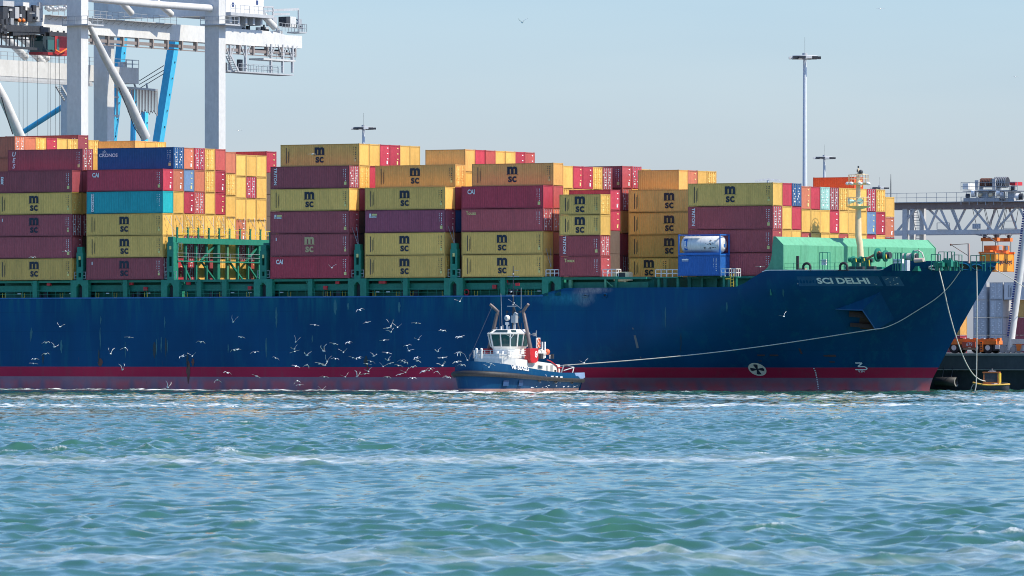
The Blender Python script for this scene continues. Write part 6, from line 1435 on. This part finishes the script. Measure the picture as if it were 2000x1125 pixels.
# ------------------------------------------------------------------ mooring lines
def rope(pts, r, label, name='mooring_line'):
    b = MB(); pts = [Vector(p) for p in pts]; fine = []
    for i in range(len(pts)-1):                                    # Catmull-Rom
        p0, p1, p2, p3 = pts[max(0,i-1)], pts[i], pts[i+1], pts[min(len(pts)-1,i+2)]
        for k_ in range(6):
            t = k_/6; fine.append(.5*((2*p1)+(p2-p0)*t+(2*p0-5*p1+4*p2-p3)*t*t+(3*p1-p0-3*p2+p3)*t**3))
    fine.append(pts[-1]); b.tube(fine, r, 7); o = b.build(name, M_rope); return tag(o, label, 'rope', 'lines hanging from the bow')
def Wv(p): return W(p.x, p.y, p.z)
def hw(u_, v_, off):
    s9, z9 = hull_at(u_, v_); return W(s9, hull_t(s9, z9)-off, z9)
tl = [tugp(-10.6,1.5,3.25)]
endw = hw(1704, 646, 2.0)
for k_ in range(1, 6):
    f = k_/6; p = tl[0].lerp(endw, f); p.z -= .55*math.sin(math.pi*f); tl.append(p)
tl += [endw, hw(1722,643,1.75), hw(1735,640,1.0), hw(1760,628,.55), hw(1795,606,.35), hw(1830,583,.25), hw(1858,556,.2), Wv(F3)]
rope(tl, .062, 'tow line from the tug stern up past the anchor housing to the bow', 'tow_line')
bw_ = Pw(1924, 744.5, LBY-.6)
rope([Wv(F2), *[Pw(u_, v_, Wv(F2).y-1.2+(LBY-Wv(F2).y)*((k_+1)/7)**1.5) for k_, (u_, v_) in enumerate(((1843,562),(1853,607),(1868,660),(1884,703),(1899,729),(1913,741)))], bw_], .075, 'slack pale line curving from the bow fairlead to the small boat')
f4 = Wv(F4); rope([f4, *[Vector((f4.x+dx, f4.y-.6, z)) for dx, z in ((.02,12),(0,8),(-.03,4),(-.1,.9),(-.4,-.4))]], .075, 'pale line hanging straight down from the bow into the water')
f5 = Wv(F5); rope([f5, Pw(1970,541,858), Pw(2000,560,866), Pw(2060,596,880), Vector(W(s_of(2150,QT+3), QT+3, QZ+.3))], .05, 'dark thin line running from the bow tip toward the quay')
# ------------------------------------------------------------------ gulls
M_gull = paint('gull_white', (.90,.90,.88), .7, .1, var=.03); M_gullg = paint('gull_grey', (.52,.55,.58), .7, .15); M_gullk = paint('gull_black', (.02,.02,.02), .7, .1)
def gull_meshes(up, sweep, bend):
    """body along +x, wings along +-y; up = dihedral of the inner wing, bend = drop of the outer wing"""
    b = MB(); b.tube([(-.24,0,.01),(-.16,0,0),(-.05,0,-.01),(.08,0,0),(.16,0,.025),(.21,0,.03),(.25,0,.02)], [.012,.045,.068,.06,.042,.036,.01], 8)
    b.add([(-.2,-.02,.01),(-.2,.02,.01),(-.37,.07,.015),(-.37,-.07,.015)], [(0,1,2,3)]); b.tube([(.25,0,.02),(.29,0,.012)], [.012,.003], 5, 0); body = b.mesh('body', M_gull)
    ws = []
    for sd_ in (1, -1):
        b = MB(); e = (.22, .22*math.tan(up)); tp_ = (.30*math.cos(up-bend), .30*math.sin(up-bend)); pts = []
        sec = [(0.03,0.03,.09,-.07),(e[0],e[1],.12+sweep*.3,-.04+sweep*.3),(e[0]+tp_[0]*.6,e[1]+tp_[0]*0+tp_[1]*.6,.04-sweep*.2,-.07-sweep*.2),(e[0]+tp_[0],e[1]+tp_[1],-.07-sweep*.5,-.10-sweep*.5)]
        vs = []
        for y, z, xl, xt in sec: vs += [(xl, sd_*y, z+.012), (xt, sd_*y, z), ((xl+xt)/2, sd_*y, z-.012)]
        fs = []
        for i in range(3): a = i*3; fs += [(a,a+3,a+4,a+1),(a+1,a+4,a+5,a+2),(a+2,a+5,a+3,a)]
        b.add(vs, fs if sd_ < 0 else [f[::-1] for f in fs], 0, True); w = b.mesh('wing', M_gull)
        t_ = MB(); q = vs[9:12]; c = ((vs[6][0]+vs[9][0])/2, (vs[6][1]+vs[9][1])/2, (vs[6][2]+vs[9][2])/2); y, z = q[0][1]*1.03, q[0][2]+.004; m_ = [vs[6][i]*.35+vs[9][i]*.65 for i in range(3)]; m2 = [vs[7][i]*.35+vs[10][i]*.65 for i in range(3)]
        t_.add([(m_[0]+.005,m_[1],m_[2]+.006),(m2[0]-.005,m2[1],m2[2]+.006),(q[1][0],q[1][1]*1.03,q[1][2]+.004),(q[0][0],y,z)], [(0,1,2,3)])
        ws.append((w, t_.mesh('wing_tip', M_gullk)))
    return body, ws
POSE = {'v':('wings raised in a V', gull_meshes(.75,.2,.15)), 'm':('arched wings', gull_meshes(.42,.1,.95)), 'g':('wings held level', gull_meshes(.12,0,.25)), 'u':('wings swept high', gull_meshes(1.1,.3,.0)), 'd':('wings pressed down', gull_meshes(-.35,.1,.5))}
def gull(u_, v_, pose, Y=None, rz=None, roll=0., sc=1., where='over the water before the blue hull', dark=False):
    Y = Y or 800+random.uniform(0, 22); 
    p = Pw(u_, v_, Y); o = bpy.data.objects.new('seagull', None); o.empty_display_size = .2; col.objects.link(o); o.location = p
    rz = random.choice([R(-105),R(-80),R(80),R(110),R(-60),R(125)]) if rz is None else rz
    o.rotation_euler = (roll, random.uniform(-.2,.15), rz); o.scale = (sc*1.14,)*3
    if where.startswith('over the water'): where = 'against blue plating' if v_ < 655 else 'low against blue plating' if v_ < 714 else 'against red waterline'
    way = 'toward the bow' if math.cos(rz) > 0 else 'toward the stern'
    tag(o, f'white gull with {POSE[pose][0]} heading {way}, {where}'.replace('purple maroon stack','maroon stack').replace('in the pale sky beside','beside'), 'bird', 'flying gulls '+where)
    body, ws = POSE[pose][1]; c_ = bpy.data.objects.new('body', body); col.objects.link(c_); c_.parent = o
    for w, t_ in ws:
        x = bpy.data.objects.new('wing', w); col.objects.link(x); x.parent = o; y = bpy.data.objects.new('wing_tip', t_); col.objects.link(y); y.parent = x
    return o
zA = [(510,340,'v'),(392,476,'m'),(462,512,'v'),(388,572,'m'),(295,616,'m'),(283,652,'g'),(1095,430,'g'),(1062,518,'d'),(940,570,'u'),(1040,705,'u'),(1548,592,'m'),(1632,590,'v'),(1705,472,'m'),(1980,300,'u'),(1990,540,'m'),(1930,732,'m'),(1845,792,'d'),(1425,855,'u')]
zB = [(1142,198,'m'),(1205,303,'g'),(760,326,'g'),(1405,335,'u'),(1378,352,'g'),(1462,345,'v'),(1408,385,'v'),(1620,310,'g'),(1845,374,'m'),(1980,428,'m'),(135,430,'m'),(597,470,'u'),(925,485,'g'),(1045,475,'m'),(1348,455,'g'),(1640,450,'v'),(1545,500,'m'),(100,535,'m'),(252,557,'m'),(587,530,'v'),(590,550,'g'),(835,547,'u'),(1003,557,'v'),(695,583,'v'),(427,607,'m'),(1375,562,'g'),(1560,545,'v'),(1805,550,'v'),(1985,557,'d'),(1083,603,'g'),(1135,606,'m'),(935,613,'m'),(862,636,'u'),(1260,590,'v'),(1235,636,'m'),(1385,625,'v'),(1625,605,'m'),(1845,603,'g'),(1500,628,'m'),(1525,645,'m'),(1632,630,'g'),(1965,640,'g'),(600,675,'g'),(690,665,'d'),(800,655,'g'),(845,668,'v'),(1205,656,'g'),(1340,678,'v'),(1400,652,'g'),(1470,670,'m'),(1595,683,'m'),(1840,670,'v'),(1745,695,'m'),(1680,720,'g'),(1730,712,'m'),(1800,720,'d'),(1215,720,'v'),(1185,742,'g'),(1480,745,'g'),(1530,728,'v'),(265,760,'g'),(840,767,'m'),(1020,767,'v'),(1120,762,'u'),(1375,770,'m'),(1590,778,'m'),(1885,770,'m'),(610,800,'d'),(632,835,'g'),(820,875,'v')]
for x, y, p in zA: gull(x/4.348, 560+y/4.348, p, roll=random.uniform(-.35,.35), sc=random.uniform(.92,1.08))
for x, y, p in zB: gull(440+x/4.348, 560+y/4.348, p, roll=random.uniform(-.4,.4), sc=random.uniform(.9,1.06))
for x, y, p in [(165,297,'v'),(20,545,'m'),(170,597,'g'),(155,728,'d'),(20,773,'g'),(140,810,'m'),(228,793,'u'),(20,840,'v'),(185,837,'m'),(60,938,'m'),(595,605,'v'),(425,823,'g'),(410,853,'v'),(1215,818,'v')]:
    gull(860+x/4.326, 520+y/4.326, p, Y=805+random.uniform(0,10), roll=random.uniform(-.4,.4), where='around the tug')
gull(1531,618,'v',Y=815,roll=.5,where='before the bow'); gull(1485,521,'g',Y=815,where='before maroon stack'); gull(648,523,'v',Y=830,where='before crimson container'); gull(64,503,'m',Y=850,where='before the aft stacks'); gull(129,491,'g',Y=850,where='before the aft stacks')
gull(610,301,'g',Y=830,where='above the tall mustard stack')
gull(1020,44,'v',Y=700,where='in open sky'); gull(1720,17,'g',Y=900,where='in open sky'); gull(1983,150,'m',Y=1000,where='in open sky'); gull(466,255,'m',Y=1000,where='by the crane leg')
